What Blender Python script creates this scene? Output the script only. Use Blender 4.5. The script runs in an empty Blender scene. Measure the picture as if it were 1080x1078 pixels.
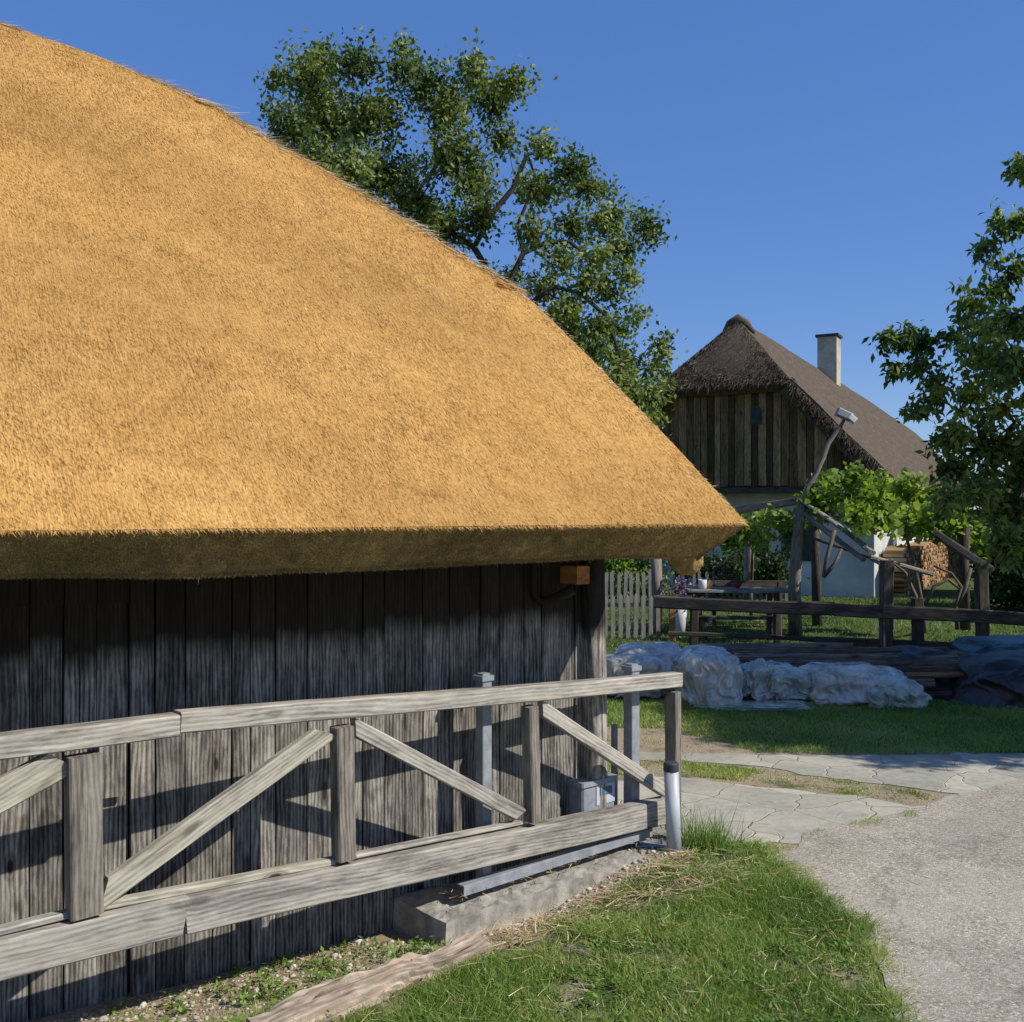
import bpy, bmesh, math, random
import numpy as np
from mathutils import Vector, noise
random.seed(7); rng = np.random.default_rng(7)
C = bpy.context.scene.collection
F = 1080.0; H = 2.2; SC = H/1.75            # focal length in photo pixels, eye height, metric scale
V = lambda *a: np.array(a, float)
def nrm(v): v = np.asarray(v, float); return v/np.linalg.norm(v)
def ray(px, py): return V((px-540)/F, 1.0, (540-py)/F)
CAM = V(0, 0, H)
def atY(px, py, Y): return CAM + ray(px, py)*Y
def G(px, py, z=0.0): return CAM + ray(px, py)*((H-z)*F/(py-540))
def onplane(px, py, P, N):
    r = ray(px, py); return CAM + r*(np.dot(P-CAM, N)/np.dot(r, N))

# ------------------------------------------------------------------ mesh helpers
class MB:
    def __init__(s): s.v=[]; s.f=[]; s.g=[]; s.c=[]; s.n=0
    def add(s, v, f, g=None, c=0.5):
        v = np.asarray(v, float).reshape(-1,3); n=len(v)
        s.v.append(v)
        s.f += [tuple(i+s.n for i in q) for q in f]
        s.g.append(v.copy() if g is None else np.asarray(g,float).reshape(-1,3))
        s.c.append(np.full(n, c) if np.isscalar(c) else np.asarray(c,float)); s.n += n
    def build(s, name, mat, parent=None, smooth=False):
        V_ = np.concatenate(s.v); 
        return mk(name, V_, s.f, mat, parent, np.concatenate(s.g), np.concatenate(s.c), smooth)
def mk(name, v, f, mat, parent=None, g=None, c=None, smooth=False):
    me = bpy.data.meshes.new(name); v = np.ascontiguousarray(v, np.float32)
    if isinstance(f, np.ndarray):
        nf, k = f.shape
        me.vertices.add(len(v)); me.vertices.foreach_set('co', v.ravel())
        me.loops.add(nf*k); me.loops.foreach_set('vertex_index', f.astype(np.int32).ravel())
        me.polygons.add(nf); me.polygons.foreach_set('loop_start', np.arange(0, nf*k, k, dtype=np.int32))
        me.polygons.foreach_set('loop_total', np.full(nf, k, np.int32)); me.update(calc_edges=True)
    else:
        me.from_pydata(v.tolist(), [], f)
    if g is not None:
        a = me.attributes.new('gv','FLOAT_VECTOR','POINT'); a.data.foreach_set('vector', np.ascontiguousarray(g,np.float32).ravel())
    if c is not None:
        a = me.attributes.new('gc','FLOAT','POINT'); a.data.foreach_set('value', np.ascontiguousarray(c,np.float32))
    if smooth: me.polygons.foreach_set('use_smooth', np.ones(len(me.polygons), bool))
    me.materials.append(mat); me.validate()
    o = bpy.data.objects.new(name, me); C.objects.link(o)
    if parent is not None: o.parent = parent
    if parent is not None and parent.type=='EMPTY':
        o.location = -Vector(parent.location)   # meshes are written in world coordinates
    return o
def empty(name, loc, label, cat, group=None):
    o = bpy.data.objects.new(name, None); C.objects.link(o); o.location = [float(x) for x in loc]
    o.empty_display_size = .2
    tag(o, label, cat, group); return o
def tag(o, label=None, cat=None, group=None, kind=None):
    if label: o['label']=label
    if cat: o['category']=cat
    if group: o['group']=group
    if kind: o['kind']=kind
    return o

def beam(mb, p0, p1, w, t, nvec, bev=.006, jit=.002, seg=.25, c=None, taper=1.0, skew=0.0):
    """squared timber from p0 to p1, w across, t along nvec (thickness), slightly irregular"""
    p0=V(*p0); p1=V(*p1); d=p1-p0; L=np.linalg.norm(d); d=d/L
    nv = nrm(nvec - np.dot(nvec,d)*d); wv = np.cross(nv,d)
    b=min(bev, w*.3, t*.3); a=w/2; h=t/2
    prof=[(-a+b,-h),(a-b,-h),(a,-h+b),(a,h-b),(a-b,h),(-a+b,h),(-a,h-b),(-a,-h+b)]
    n=max(2,int(L/seg)+1); vs=[];gs=[]; off=rng.uniform(-40,40,3)
    ph=rng.uniform(0,6,2); wob=np.stack([np.sin(np.linspace(0,L*1.3,n)+ph[0]),np.sin(np.linspace(0,L*1.7,n)+ph[1])],1)*jit*2.2+rng.normal(0,jit*.25,(n,2)); 
    for i in range(n):
        s=i/(n-1); tp=1+(taper-1)*s
        for k,(x,y) in enumerate(prof):
            j=rng.normal(0,jit,2)*(0.35)
            sk = (skew if i==n-1 else (-skew if i==0 else 0))*(x/a)
            vs.append(p0+d*(s*L+sk)+wv*(x*tp+j[0]+wob[i,0])+nv*(y*tp+j[1]+wob[i,1]))
            gs.append(off+V(s*L,x,y))
    fs=[]
    for i in range(n-1):
        for k in range(8):
            k2=(k+1)%8; fs.append((i*8+k,i*8+k2,(i+1)*8+k2,(i+1)*8+k))
    fs.append(tuple(range(7,-1,-1))); fs.append(tuple((n-1)*8+k for k in range(8)))
    mb.add(vs,fs,gs, rng.uniform(.2,.8) if c is None else c)
def tube(mb, pts, radii, sides=8, c=.5, jit=0.0, cap=True):
    pts=[V(*p) for p in pts]; n=len(pts); off=rng.uniform(-40,40,3); vs=[];gs=[];fs=[]; L=0
    up=V(0,0,1.0)
    prev=None
    for i in range(n):
        d = pts[min(i+1,n-1)]-pts[max(i-1,0)]; d=nrm(d+1e-9)
        if prev is None:
            a = np.cross(d, up); 
            if np.linalg.norm(a)<.1: a=np.cross(d,V(1,0,0))
        else: a = prev - np.dot(prev,d)*d
        a=nrm(a); b=np.cross(d,a); prev=a
        if i: L+=np.linalg.norm(pts[i]-pts[i-1])
        for k in range(sides):
            t=2*math.pi*k/sides; r=radii[i]*(1+rng.normal(0,jit) if jit else 1)
            vs.append(pts[i]+a*math.cos(t)*r+b*math.sin(t)*r)
            gs.append(off+V(L,math.cos(t)*radii[0],math.sin(t)*radii[0]))
    for i in range(n-1):
        for k in range(sides):
            k2=(k+1)%sides; fs.append((i*sides+k,i*sides+k2,(i+1)*sides+k2,(i+1)*sides+k))
    if cap:
        fs.append(tuple(range(sides-1,-1,-1))); fs.append(tuple((n-1)*sides+k for k in range(sides)))
    mb.add(vs,fs,gs,c)
def blades(base, dirv, side, length, width, bend, segs=2):
    """vectorised tapering blades -> verts, tris/quads array (quads as 4)"""
    n=len(base); L=length[:,None]; W=width[:,None]
    rows=[]
    for i in range(segs+1):
        s=i/segs; ctr=base+dirv*L*s+bend*(s*s); wd=W*(1-s*.92)*.5
        rows+= [ctr-side*wd, ctr+side*wd]
    v=np.stack(rows,1).reshape(-1,3); m=2*(segs+1)
    b=(np.arange(n)*m)[:,None]; f=[]
    for i in range(segs): f.append(np.concatenate([b+2*i,b+2*i+1,b+2*i+3,b+2*i+2],1))
    return v, np.stack(f,1).reshape(-1,4), m
def rdir(n):
    a=rng.normal(size=(n,3)); return a/np.linalg.norm(a,axis=1)[:,None]

# ------------------------------------------------------------------ materials
def newmat(name):
    m=bpy.data.materials.new(name); m.use_nodes=True; nt=m.node_tree; nt.nodes.clear()
    out=nt.nodes.new('ShaderNodeOutputMaterial'); b=nt.nodes.new('ShaderNodeBsdfPrincipled')
    nt.links.new(b.outputs[0],out.inputs[0]); b.inputs['Specular IOR Level'].default_value=.25
    return m,nt,b,out
def nd(nt,typ,**k):
    n=nt.nodes.new(typ)
    for a,v in k.items():
        if a.startswith('i_'): n.inputs[a[2:].replace('_',' ')].default_value=v
        else: setattr(n,a,v)
    return n
def coord(nt,kind='gv',scale=(1,1,1)):
    mp=nd(nt,'ShaderNodeMapping'); mp.inputs['Scale'].default_value=scale
    if kind=='gv':
        a=nd(nt,'ShaderNodeAttribute',attribute_name='gv'); nt.links.new(a.outputs['Vector'],mp.inputs[0])
    else:
        a=nd(nt,'ShaderNodeNewGeometry'); nt.links.new(a.outputs['Position'],mp.inputs[0])
    return mp.outputs[0]
def noi(nt,vec,scale,detail=4,rough=.55,dist=0):
    n=nd(nt,'ShaderNodeTexNoise'); n.inputs['Scale'].default_value=scale; n.inputs['Detail'].default_value=detail
    n.inputs['Roughness'].default_value=rough; n.inputs['Distortion'].default_value=dist
    nt.links.new(vec,n.inputs['Vector']); return n.outputs['Fac']
def ramp(nt,fac,stops):
    r=nd(nt,'ShaderNodeValToRGB'); e=r.color_ramp.elements
    while len(e)<len(stops): e.new(.5)
    for q,(p,c) in zip(e,stops):
        q.position=p; q.color=(c,c,c,1) if np.isscalar(c) else (*c,1)
    nt.links.new(fac,r.inputs[0]); return r.outputs[0]
def mix(nt,a,b,fac,mode='MIX'):
    m=nd(nt,'ShaderNodeMix',data_type='RGBA',blend_type=mode)
    for i,x in ((6,a),(7,b)):
        if isinstance(x,(tuple,list)): m.inputs[i].default_value=(*x,1)
        else: nt.links.new(x,m.inputs[i])
    if isinstance(fac,(int,float)): m.inputs[0].default_value=fac
    else: nt.links.new(fac,m.inputs[0])
    return m.outputs[2]
def gc(nt): return nd(nt,'ShaderNodeAttribute',attribute_name='gc').outputs['Fac']
def bump(nt,b,h,strength=.5,dist=.01):
    n=nd(nt,'ShaderNodeBump'); n.inputs['Strength'].default_value=strength; n.inputs['Distance'].default_value=dist
    nt.links.new(h,n.inputs['Height']); nt.links.new(n.outputs[0],b.inputs['Normal'])
def mathn(nt,op,a,b=None):
    m=nd(nt,'ShaderNodeMath',operation=op)
    for i,x in enumerate((a,b)):
        if x is None: continue
        if isinstance(x,(int,float)): m.inputs[i].default_value=x
        else: nt.links.new(x,m.inputs[i])
    return m.outputs[0]

def wood(name, dark, mid, light, warm=None, rough=.85, weather_shade=None, knots=True, tonevar=.5):
    m,nt,b,_=newmat(name)
    g1=noi(nt,coord(nt,'gv',(1.0,85,85)),1,5,.65,.5)
    g2=noi(nt,coord(nt,'gv',(5,280,280)),1,3,.6)
    g3=noi(nt,coord(nt,'gv',(1.9,11,11)),1,6,.7,.6)
    g4=noi(nt,coord(nt,'gv',(9,22,22)),1,5,.7)
    wv=nd(nt,'ShaderNodeTexWave',wave_type='BANDS',bands_direction='Y'); wv.inputs['Scale'].default_value=7
    wv.inputs['Distortion'].default_value=11; wv.inputs['Detail'].default_value=3; wv.inputs['Detail Scale'].default_value=.5
    nt.links.new(coord(nt,'gv',(.45,2.0,2.0)),wv.inputs['Vector'])
    s=mathn(nt,'ADD',mathn(nt,'MULTIPLY',g1,.13),mathn(nt,'MULTIPLY',g2,.20))
    s=mathn(nt,'ADD',s,mathn(nt,'MULTIPLY',wv.outputs['Fac'],.10))
    s=mathn(nt,'ADD',s,mathn(nt,'MULTIPLY',g3,.36))
    s=mathn(nt,'ADD',s,mathn(nt,'MULTIPLY',g4,.28))
    col=ramp(nt,s,[(.38,dark),(.49,mid),(.63,light)])
    g5=noi(nt,coord(nt,'gv',(1.3,7,7)),1,5,.7,1.0); col=mix(nt,col,ramp(nt,g5,[(.33,(.50,.48,.46)),(.5,(.92,.92,.92)),(.68,(1.12,1.1,1.06))]),1.0,'MULTIPLY')
    if warm: col=mix(nt,col,warm,ramp(nt,g3,[(.48,0),(.7,.55)]))
    col=mix(nt,col,(0.02,0.017,0.015),ramp(nt,g1,[(.29,.7),(.34,0)]))
    crk=noi(nt,coord(nt,'gv',(.7,60,60)),1,2,.5,.4); col=mix(nt,col,(.025,.02,.017),ramp(nt,crk,[(.27,.95),(.305,0)]))
    if knots:
        vo=nd(nt,'ShaderNodeTexVoronoi',feature='F1'); vo.inputs['Scale'].default_value=1; vo.inputs['Randomness'].default_value=1
        nt.links.new(coord(nt,'gv',(2.2,6,2.5)),vo.inputs['Vector'])
        col=mix(nt,col,(0.03,.022,.018),ramp(nt,vo.outputs['Distance'],[(.06,.95),(.10,.35),(.13,.5),(.17,.1),(.2,0)]))
    tone=ramp(nt,gc(nt),[(0,1-tonevar),(1,1+tonevar*.3)])
    col=mix(nt,col,tone,1.0,'MULTIPLY')
    if weather_shade:
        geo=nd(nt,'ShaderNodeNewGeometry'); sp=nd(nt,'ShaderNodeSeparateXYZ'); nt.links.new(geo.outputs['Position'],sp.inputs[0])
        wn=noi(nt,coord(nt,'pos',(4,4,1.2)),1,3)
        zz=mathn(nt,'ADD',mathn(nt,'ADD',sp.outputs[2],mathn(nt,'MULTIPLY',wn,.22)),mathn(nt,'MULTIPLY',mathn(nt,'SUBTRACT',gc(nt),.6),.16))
        lo,hi=weather_shade
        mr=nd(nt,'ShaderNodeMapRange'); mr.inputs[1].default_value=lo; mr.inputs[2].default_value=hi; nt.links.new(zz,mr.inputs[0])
        col=mix(nt,col,(.020,.0145,.010),mathn(nt,'MULTIPLY',mr.outputs[0],.94))  # sheltered-wood weathering with eave shade painted into the same near-black colour
    nt.links.new(col,b.inputs['Base Color']); b.inputs['Roughness'].default_value=rough
    b.inputs['Specular IOR Level'].default_value=.15
    bump(nt,b,s,.5,.008)
    return m
def simple(name, c1, c2, scale=8, kind='pos', rough=.8, bs=.3, bd=.01, detail=5, stretch=(1,1,1), spec=.25, metal=0):
    m,nt,b,_=newmat(name); f=noi(nt,coord(nt,kind,stretch),scale,detail,.6)
    nt.links.new(ramp(nt,f,[(.32,c1),(.68,c2)]),b.inputs['Base Color']); b.inputs['Roughness'].default_value=rough
    b.inputs['Specular IOR Level'].default_value=spec; b.inputs['Metallic'].default_value=metal
    if bs: bump(nt,b,f,bs,bd)
    return m
def leafmat(name, dark, mid, light, trans=.35, rough=.5, spec=.3):
    m,nt,b,out=newmat(name)
    col=ramp(nt,gc(nt),[(0,dark),(.5,mid),(1,light)])
    nt.links.new(col,b.inputs['Base Color']); b.inputs['Roughness'].default_value=rough; b.inputs['Specular IOR Level'].default_value=spec
    if trans:
        t=nd(nt,'ShaderNodeBsdfTranslucent'); nt.links.new(mix(nt,col,(1.25,1.3,.5),1.0,'MULTIPLY'),t.inputs[0])
        ms=nd(nt,'ShaderNodeMixShader'); ms.inputs[0].default_value=trans
        nt.links.new(b.outputs[0],ms.inputs[1]); nt.links.new(t.outputs[0],ms.inputs[2]); nt.links.new(ms.outputs[0],out.inputs[0])
    return m

M={}
M['board']=wood('weathered_board',(.035,.031,.027),(.155,.14,.123),(.50,.465,.41),weather_shade=(1.54,1.66),tonevar=.6)
M['rail']=wood('silver_timber',(.11,.10,.087),(.32,.295,.255),(.54,.505,.45),warm=(.38,.32,.24),tonevar=.2)
M['brace']=wood('pale_timber',(.15,.135,.11),(.37,.34,.275),(.57,.53,.43),warm=(.42,.36,.25),tonevar=.15)
M['post']=wood('grey_post',(.08,.07,.06),(.20,.18,.15),(.36,.32,.27),tonevar=.25)
M['gable']=wood('gable_board',(.045,.024,.009),(.24,.135,.058),(.52,.34,.17),tonevar=.85,knots=False)
M['darkwood']=wood('dark_timber',(.03,.025,.02),(.075,.062,.05),(.14,.12,.1))
M['pile']=wood('old_plank',(.05,.036,.026),(.15,.112,.08),(.30,.235,.17))
M['picket']=wood('picket_wood',(.10,.095,.085),(.20,.19,.165),(.32,.30,.26),knots=False,tonevar=.3)
M['palewood']=wood('pale_picket',(.09,.09,.08),(.15,.15,.135),(.23,.23,.21),knots=False,tonevar=.2)
M['orange']=wood('new_timber',(.30,.12,.045),(.42,.18,.07),(.5,.24,.10),tonevar=.2,knots=False)
M['stone']=simple('concrete',(.20,.185,.16),(.44,.41,.35),9,bs=.8,bd=.02,rough=.95)
M['steel']=simple('galvanised_steel',(.20,.215,.235),(.32,.335,.36),14,bs=.1,rough=.5,spec=.5)
M['darksteel']=simple('painted_steel',(.10,.105,.115),(.17,.175,.19),10,bs=.1,rough=.55,spec=.4)
M['pvc']=simple('grey_pipe',(.40,.42,.46),(.52,.54,.57),5,bs=.05,rough=.4,spec=.4)
M['black']=simple('dark_plastic',(.025,.027,.032),(.06,.062,.07),9,rough=.6)
M['whitebox']=simple('white_enclosure',(.40,.44,.5),(.55,.58,.62),5,bs=.1,rough=.45)
M['blue']=simple('blue_panel',(.05,.10,.16),(.09,.16,.22),12,rough=.4)
M['plaster']=simple('white_plaster',(.46,.46,.44),(.66,.66,.63),1.6,bs=.3,rough=.95)
M['chimney']=simple('chimney_render',(.36,.31,.23),(.56,.50,.39),3,bs=.3,rough=.95)
M['bark']=simple('bark',(.025,.021,.017),(.09,.075,.06),9,kind='gv',stretch=(.6,3,3),bs=.9,bd=.02,rough=.95)
M['vinewood']=simple('vine_bark',(.06,.045,.035),(.2,.16,.12),14,kind='gv',stretch=(.5,2,2),bs=.8,bd=.01)
M['red']=simple('red_paint',(.4,.03,.03),(.5,.05,.04),9,rough=.4)
M['tan']=simple('tan_clay',(.45,.28,.16),(.6,.4,.25),9)
M['white']=simple('white_paint',(.6,.6,.62),(.75,.75,.76),4)
M['leaf']=leafmat('orchard_leaf',(.035,.065,.014),(.14,.195,.045),(.34,.39,.15))
M['walnut']=leafmat('walnut_leaf',(.03,.06,.012),(.13,.20,.038),(.33,.41,.11))
M['vine']=leafmat('vine_leaf',(.07,.13,.02),(.20,.32,.05),(.38,.46,.12),trans=.45)
M['bush']=leafmat('hedge_leaf',(.012,.028,.008),(.035,.065,.02),(.08,.12,.04))
M['grass']=leafmat('grass_blade',(.07,.135,.022),(.22,.34,.06),(.50,.50,.20),trans=.3)
M['weed']=leafmat('weed_leaf',(.06,.13,.02),(.14,.25,.04),(.25,.36,.08),trans=.3)
M['flower']=leafmat('flower_petal',(.05,.03,.06),(.14,.06,.14),(.5,.45,.5),trans=.2)
M['straw']=leafmat('dry_straw',(.30,.20,.09),(.50,.38,.19),(.70,.60,.38),trans=0,rough=.7)
M['cutwood']=leafmat('split_log',(.16,.08,.035),(.42,.25,.12),(.62,.43,.24),trans=0,rough=.9)
M['pebble']=leafmat('pebble',(.25,.22,.18),(.45,.41,.34),(.68,.65,.58),trans=0,rough=.9)

def thatch(name, c0, c1, c2, c3, fine=1.0, streak=False):
    m,nt,b,_=newmat(name)
    n1=noi(nt,coord(nt,'pos',(1,1,1)),60*fine,3,.7)
    n2=noi(nt,coord(nt,'pos'),1.1,3,.5)
    n3=noi(nt,coord(nt,'pos'),7,3,.6)
    st=noi(nt,coord(nt,'gv',(7,130,130)),fine,3,.6)
    s=mathn(nt,'ADD',mathn(nt,'MULTIPLY',n1,.35),mathn(nt,'MULTIPLY',st,.45)); s=mathn(nt,'ADD',s,mathn(nt,'MULTIPLY',n3,.2))
    col=ramp(nt,s,[(.36,c0),(.46,c1),(.55,c2),(.68,c3)])
    col=mix(nt,col,(.80,.74,.66),ramp(nt,n2,[(.35,0.0),(.7,.45)]),'MULTIPLY')
    col=mix(nt,col,ramp(nt,gc(nt),[(0,.62),(.5,1.0),(1,1.22)]),1.0,'MULTIPLY')
    nt.links.new(col,b.inputs['Base Color']); b.inputs['Roughness'].default_value=.9; b.inputs['Specular IOR Level'].default_value=.1
    bump(nt,b,s,.7,.02)
    return m
M['thatch']=thatch('gold_thatch',(.25,.13,.036),(.48,.268,.080),(.59,.340,.111),(.735,.468,.182))
m,nt,b,_=newmat('thatch_cut'); M['cut']=m
c1_=noi(nt,coord(nt,'pos',(1,1,1)),150,3,.8); c2_=noi(nt,coord(nt,'pos',(1,1,1)),2.2,3,.5)
cc_=ramp(nt,c1_,[(.34,(.24,.15,.055)),(.5,(.66,.44,.17)),(.66,(.90,.66,.30))]); cc_=mix(nt,cc_,ramp(nt,c2_,[(.35,.8),(.65,1.12)]),1,'MULTIPLY')
cc_=mix(nt,cc_,ramp(nt,gc(nt),[(0,.6),(1,1.3)]),1,'MULTIPLY')
nt.links.new(cc_,b.inputs['Base Color']); b.inputs['Roughness'].default_value=.95; bump(nt,b,c1_,1,.012)
M['oldthatch']=thatch('old_thatch',(.035,.026,.019),(.085,.064,.045),(.14,.108,.077),(.30,.25,.19),fine=.7)

# ground
m,nt,b,_=newmat('earth'); M['earth']=m
f=noi(nt,coord(nt,'pos'),3,6,.65); f2=noi(nt,coord(nt,'pos'),60,4,.7)
dirt=ramp(nt,f2,[(.3,(.20,.145,.085)),(.5,(.36,.28,.18)),(.7,(.55,.46,.32))])
green=ramp(nt,f2,[(.3,(.035,.055,.014)),(.6,(.09,.14,.03)),(.75,(.17,.19,.07))])
col=mix(nt,green,dirt,ramp(nt,mathn(nt,'ADD',gc(nt),mathn(nt,'MULTIPLY',mathn(nt,'SUBTRACT',f,.5),1.2)),[(.4,0),(.6,1)]))
nt.links.new(col,b.inputs['Base Color']); b.inputs['Roughness'].default_value=1; bump(nt,b,f2,.8,.02)
m,nt,b,_=newmat('road_surface'); M['road']=m
vo=nd(nt,'ShaderNodeTexVoronoi',feature='F1'); vo.inputs['Scale'].default_value=95; nt.links.new(coord(nt,'pos'),vo.inputs['Vector'])
f=noi(nt,coord(nt,'pos'),1.3,5,.6); f3=noi(nt,coord(nt,'pos'),45,4,.7)
sp=nd(nt,'ShaderNodeSeparateXYZ'); nt.links.new(vo.outputs['Color'],sp.inputs[0])
col=ramp(nt,sp.outputs[0],[(0,(.22,.185,.135)),(.25,(.325,.28,.21)),(.6,(.39,.34,.26)),(.92,(.50,.45,.36)),(1,(.64,.61,.55))])
col=mix(nt,col,(.2,.175,.145),ramp(nt,f3,[(.33,.7),(.43,0)]))
col=mix(nt,col,(.48,.43,.34),ramp(nt,f,[(.45,0),(.72,.55)]))
f4=noi(nt,coord(nt,'pos'),.55,6,.7,1.5); col=mix(nt,col,ramp(nt,f4,[(.35,.82),(.6,1.06)]),1,'MULTIPLY')
vc_=nd(nt,'ShaderNodeTexVoronoi',feature='DISTANCE_TO_EDGE'); vc_.inputs['Scale'].default_value=.8; dn=nd(nt,'ShaderNodeTexNoise'); dn.inputs['Scale'].default_value=3; dn.inputs['Detail'].default_value=6; nt.links.new(coord(nt,'pos'),dn.inputs['Vector']); s1=nd(nt,'ShaderNodeVectorMath',operation='SCALE'); s1.inputs['Scale'].default_value=.6; nt.links.new(dn.outputs['Color'],s1.inputs[0]); ad=nd(nt,'ShaderNodeVectorMath',operation='ADD'); nt.links.new(s1.outputs[0],ad.inputs[0]); nt.links.new(coord(nt,'pos',(1,1,0)),ad.inputs[1]); nt.links.new(ad.outputs[0],vc_.inputs['Vector']); col=mix(nt,col,(.16,.13,.10),ramp(nt,vc_.outputs['Distance'],[(.002,.5),(.009,0)]))
f5=noi(nt,coord(nt,'pos'),5,6,.75); col=mix(nt,col,ramp(nt,f5,[(.35,.93),(.65,1.05)]),1,'MULTIPLY')
nt.links.new(col,b.inputs['Base Color']); b.inputs['Roughness'].default_value=.95
bump(nt,b,mathn(nt,'ADD',mathn(nt,'MULTIPLY',vo.outputs['Distance'],-.6),f3),.5,.008)
m,nt,b,_=newmat('flagstone'); M['flag']=m
dv=nd(nt,'ShaderNodeVectorMath',operation='ADD'); nz=nd(nt,'ShaderNodeTexNoise'); nz.inputs['Scale'].default_value=2.5
c0=coord(nt,'pos',(1,1,0)); nt.links.new(c0,nz.inputs['Vector']); sc=nd(nt,'ShaderNodeVectorMath',operation='SCALE'); sc.inputs['Scale'].default_value=.38
nt.links.new(nz.outputs['Color'],sc.inputs[0]); nt.links.new(c0,dv.inputs[0]); nt.links.new(sc.outputs[0],dv.inputs[1])
v1=nd(nt,'ShaderNodeTexVoronoi',feature='DISTANCE_TO_EDGE'); v1.inputs['Scale'].default_value=2.1; nt.links.new(dv.outputs[0],v1.inputs['Vector'])
v2=nd(nt,'ShaderNodeTexVoronoi',feature='F1'); v2.inputs['Scale'].default_value=2.1; nt.links.new(dv.outputs[0],v2.inputs['Vector'])
f=noi(nt,coord(nt,'pos'),14,5,.65); f2=noi(nt,coord(nt,'pos'),1.4,4)
sp=nd(nt,'ShaderNodeSeparateXYZ'); nt.links.new(v2.outputs['Color'],sp.inputs[0])
stone=ramp(nt,sp.outputs[0],[(0,(.27,.265,.21)),(.35,(.36,.34,.265)),(.7,(.42,.41,.33)),(1,(.50,.46,.35))])
stone=mix(nt,stone,ramp(nt,f,[(.3,.75),(.7,1.12)]),1,'MULTIPLY')
stone=mix(nt,stone,(.52,.46,.34),ramp(nt,f2,[(.45,0),(.65,.6)]))
jm=ramp(nt,mathn(nt,'ADD',v1.outputs['Distance'],mathn(nt,'MULTIPLY',mathn(nt,'SUBTRACT',f,.5),.03)),[(.004,.7),(.02,0)])
col=mix(nt,stone,ramp(nt,f2,[(.42,(.46,.40,.28)),(.62,(.26,.26,.14))]),jm)
nt.links.new(col,b.inputs['Base Color']); b.inputs['Roughness'].default_value=.9
bump(nt,b,mathn(nt,'SUBTRACT',mathn(nt,'MULTIPLY',f,.3),jm),.6,.02)
# plastic film
def film(name,c1,c2,rough=.2,trans=.25):
    m,nt,b,out=newmat(name); f=noi(nt,coord(nt,'pos'),4,5,.6,1.5)
    nt.links.new(ramp(nt,f,[(.3,c1),(.7,c2)]),b.inputs['Base Color']); b.inputs['Roughness'].default_value=rough
    b.inputs['Specular IOR Level'].default_value=.6; bump(nt,b,noi(nt,coord(nt,'pos'),5,3,.5,1.5),.3,.03)
    return m
def translucent(m,lo,hi):
    nt=m.node_tree; b=[n for n in nt.nodes if n.type=='BSDF_PRINCIPLED'][0]; out=[n for n in nt.nodes if n.type=='OUTPUT_MATERIAL'][0]
    t=nd(nt,'ShaderNodeBsdfTransparent'); t.inputs[0].default_value=(.9,.93,.92,1); ms=nd(nt,'ShaderNodeMixShader')
    f=noi(nt,coord(nt,'pos',(1,1,.5)),3.2,5,.65,2.0); nt.links.new(ramp(nt,f,[(.38,lo),(.62,hi)]),ms.inputs[0]); nt.links.new(b.outputs[0],ms.inputs[1]); nt.links.new(t.outputs[0],ms.inputs[2]); nt.links.new(ms.outputs[0],out.inputs[0]); b.inputs['Coat Weight'].default_value=.6; b.inputs['Coat Roughness'].default_value=.08
M['film']=film('plastic_film',(.38,.38,.33),(.74,.735,.66)); M['filmg']=film('green_film',(.30,.35,.29),(.64,.69,.59))
translucent(M['film'],.0,.38); translucent(M['filmg'],.0,.38); M['contents']=simple('bundle_contents',(.025,.024,.022),(.13,.115,.095),6,bs=.6,bd=.03)
M['tarp']=film('black_tarp',(.012,.012,.014),(.04,.04,.045),.5); M['teal']=film('teal_tarp',(.012,.06,.07),(.03,.11,.12),.45)

# ------------------------------------------------------------------ frames of reference
U=nrm([.822,.569,0]); N=nrm([-.569,.822,0])          # barn: along wall, into barn
PW=ray(390,540)*4.583*SC; PW[2]=0; NW=np.dot(PW,N)
PWALL=V(*(N*NW))
def wallpt(px,py): return onplane(px,py,PWALL,N)
UC=np.dot(wallpt(637,700),U)                          # barn corner along U
GA=V(-1.62,3.24,0)*SC; GB=V(.794,5.36,0)*SC; GU=nrm(GB-GA); GN=V(-GU[1],GU[0],0)   # gate
def gp(px,py,back=0): return onplane(px,py,GA+GN*back,GN)
def smooth(t): t=np.clip(t,0,1); return t*t*(3-2*t)
def tz(X,Y):
    d=NW-(X*N[0]+Y*N[1]); u=X*U[0]+Y*U[1]
    z=-.19*(1-smooth(d/1.25))*(1-smooth((u-UC+.9)/1.1))
    return z
EX=lambda u,n,z=0: U*u+N*n+V(0,0,z)

# ------------------------------------------------------------------ world + camera + sun
sc=bpy.context.scene
w=bpy.data.worlds.new('World'); sc.world=w; w.use_nodes=True; nt=w.node_tree
bg=nt.nodes['Background']; sky=nt.nodes.new('ShaderNodeTexSky'); sky.sky_type='NISHITA'; sky.sun_disc=False
SD=V(.933,-.36,0); SD=nrm(SD); EL=math.radians(40.5)
sky.sun_elevation=EL; sky.sun_rotation=math.atan2(SD[0],SD[1]); sky.altitude=600; sky.air_density=1.0; sky.dust_density=.0; sky.ozone_density=2.2
hs=nt.nodes.new('ShaderNodeHueSaturation'); hs.inputs['Saturation'].default_value=1.2; hs.inputs['Hue'].default_value=.513; hs.inputs['Value'].default_value=1.0; nt.links.new(sky.outputs[0],hs.inputs['Color']); mx=nt.nodes.new('ShaderNodeMix'); mx.data_type='RGBA'; mx.inputs[0].default_value=.45; mx.inputs[7].default_value=(.86,2.25,6.0,1); nt.links.new(hs.outputs[0],mx.inputs[6]); nt.links.new(mx.outputs[2],bg.inputs[0]); bg.inputs[1].default_value=.12
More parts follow.
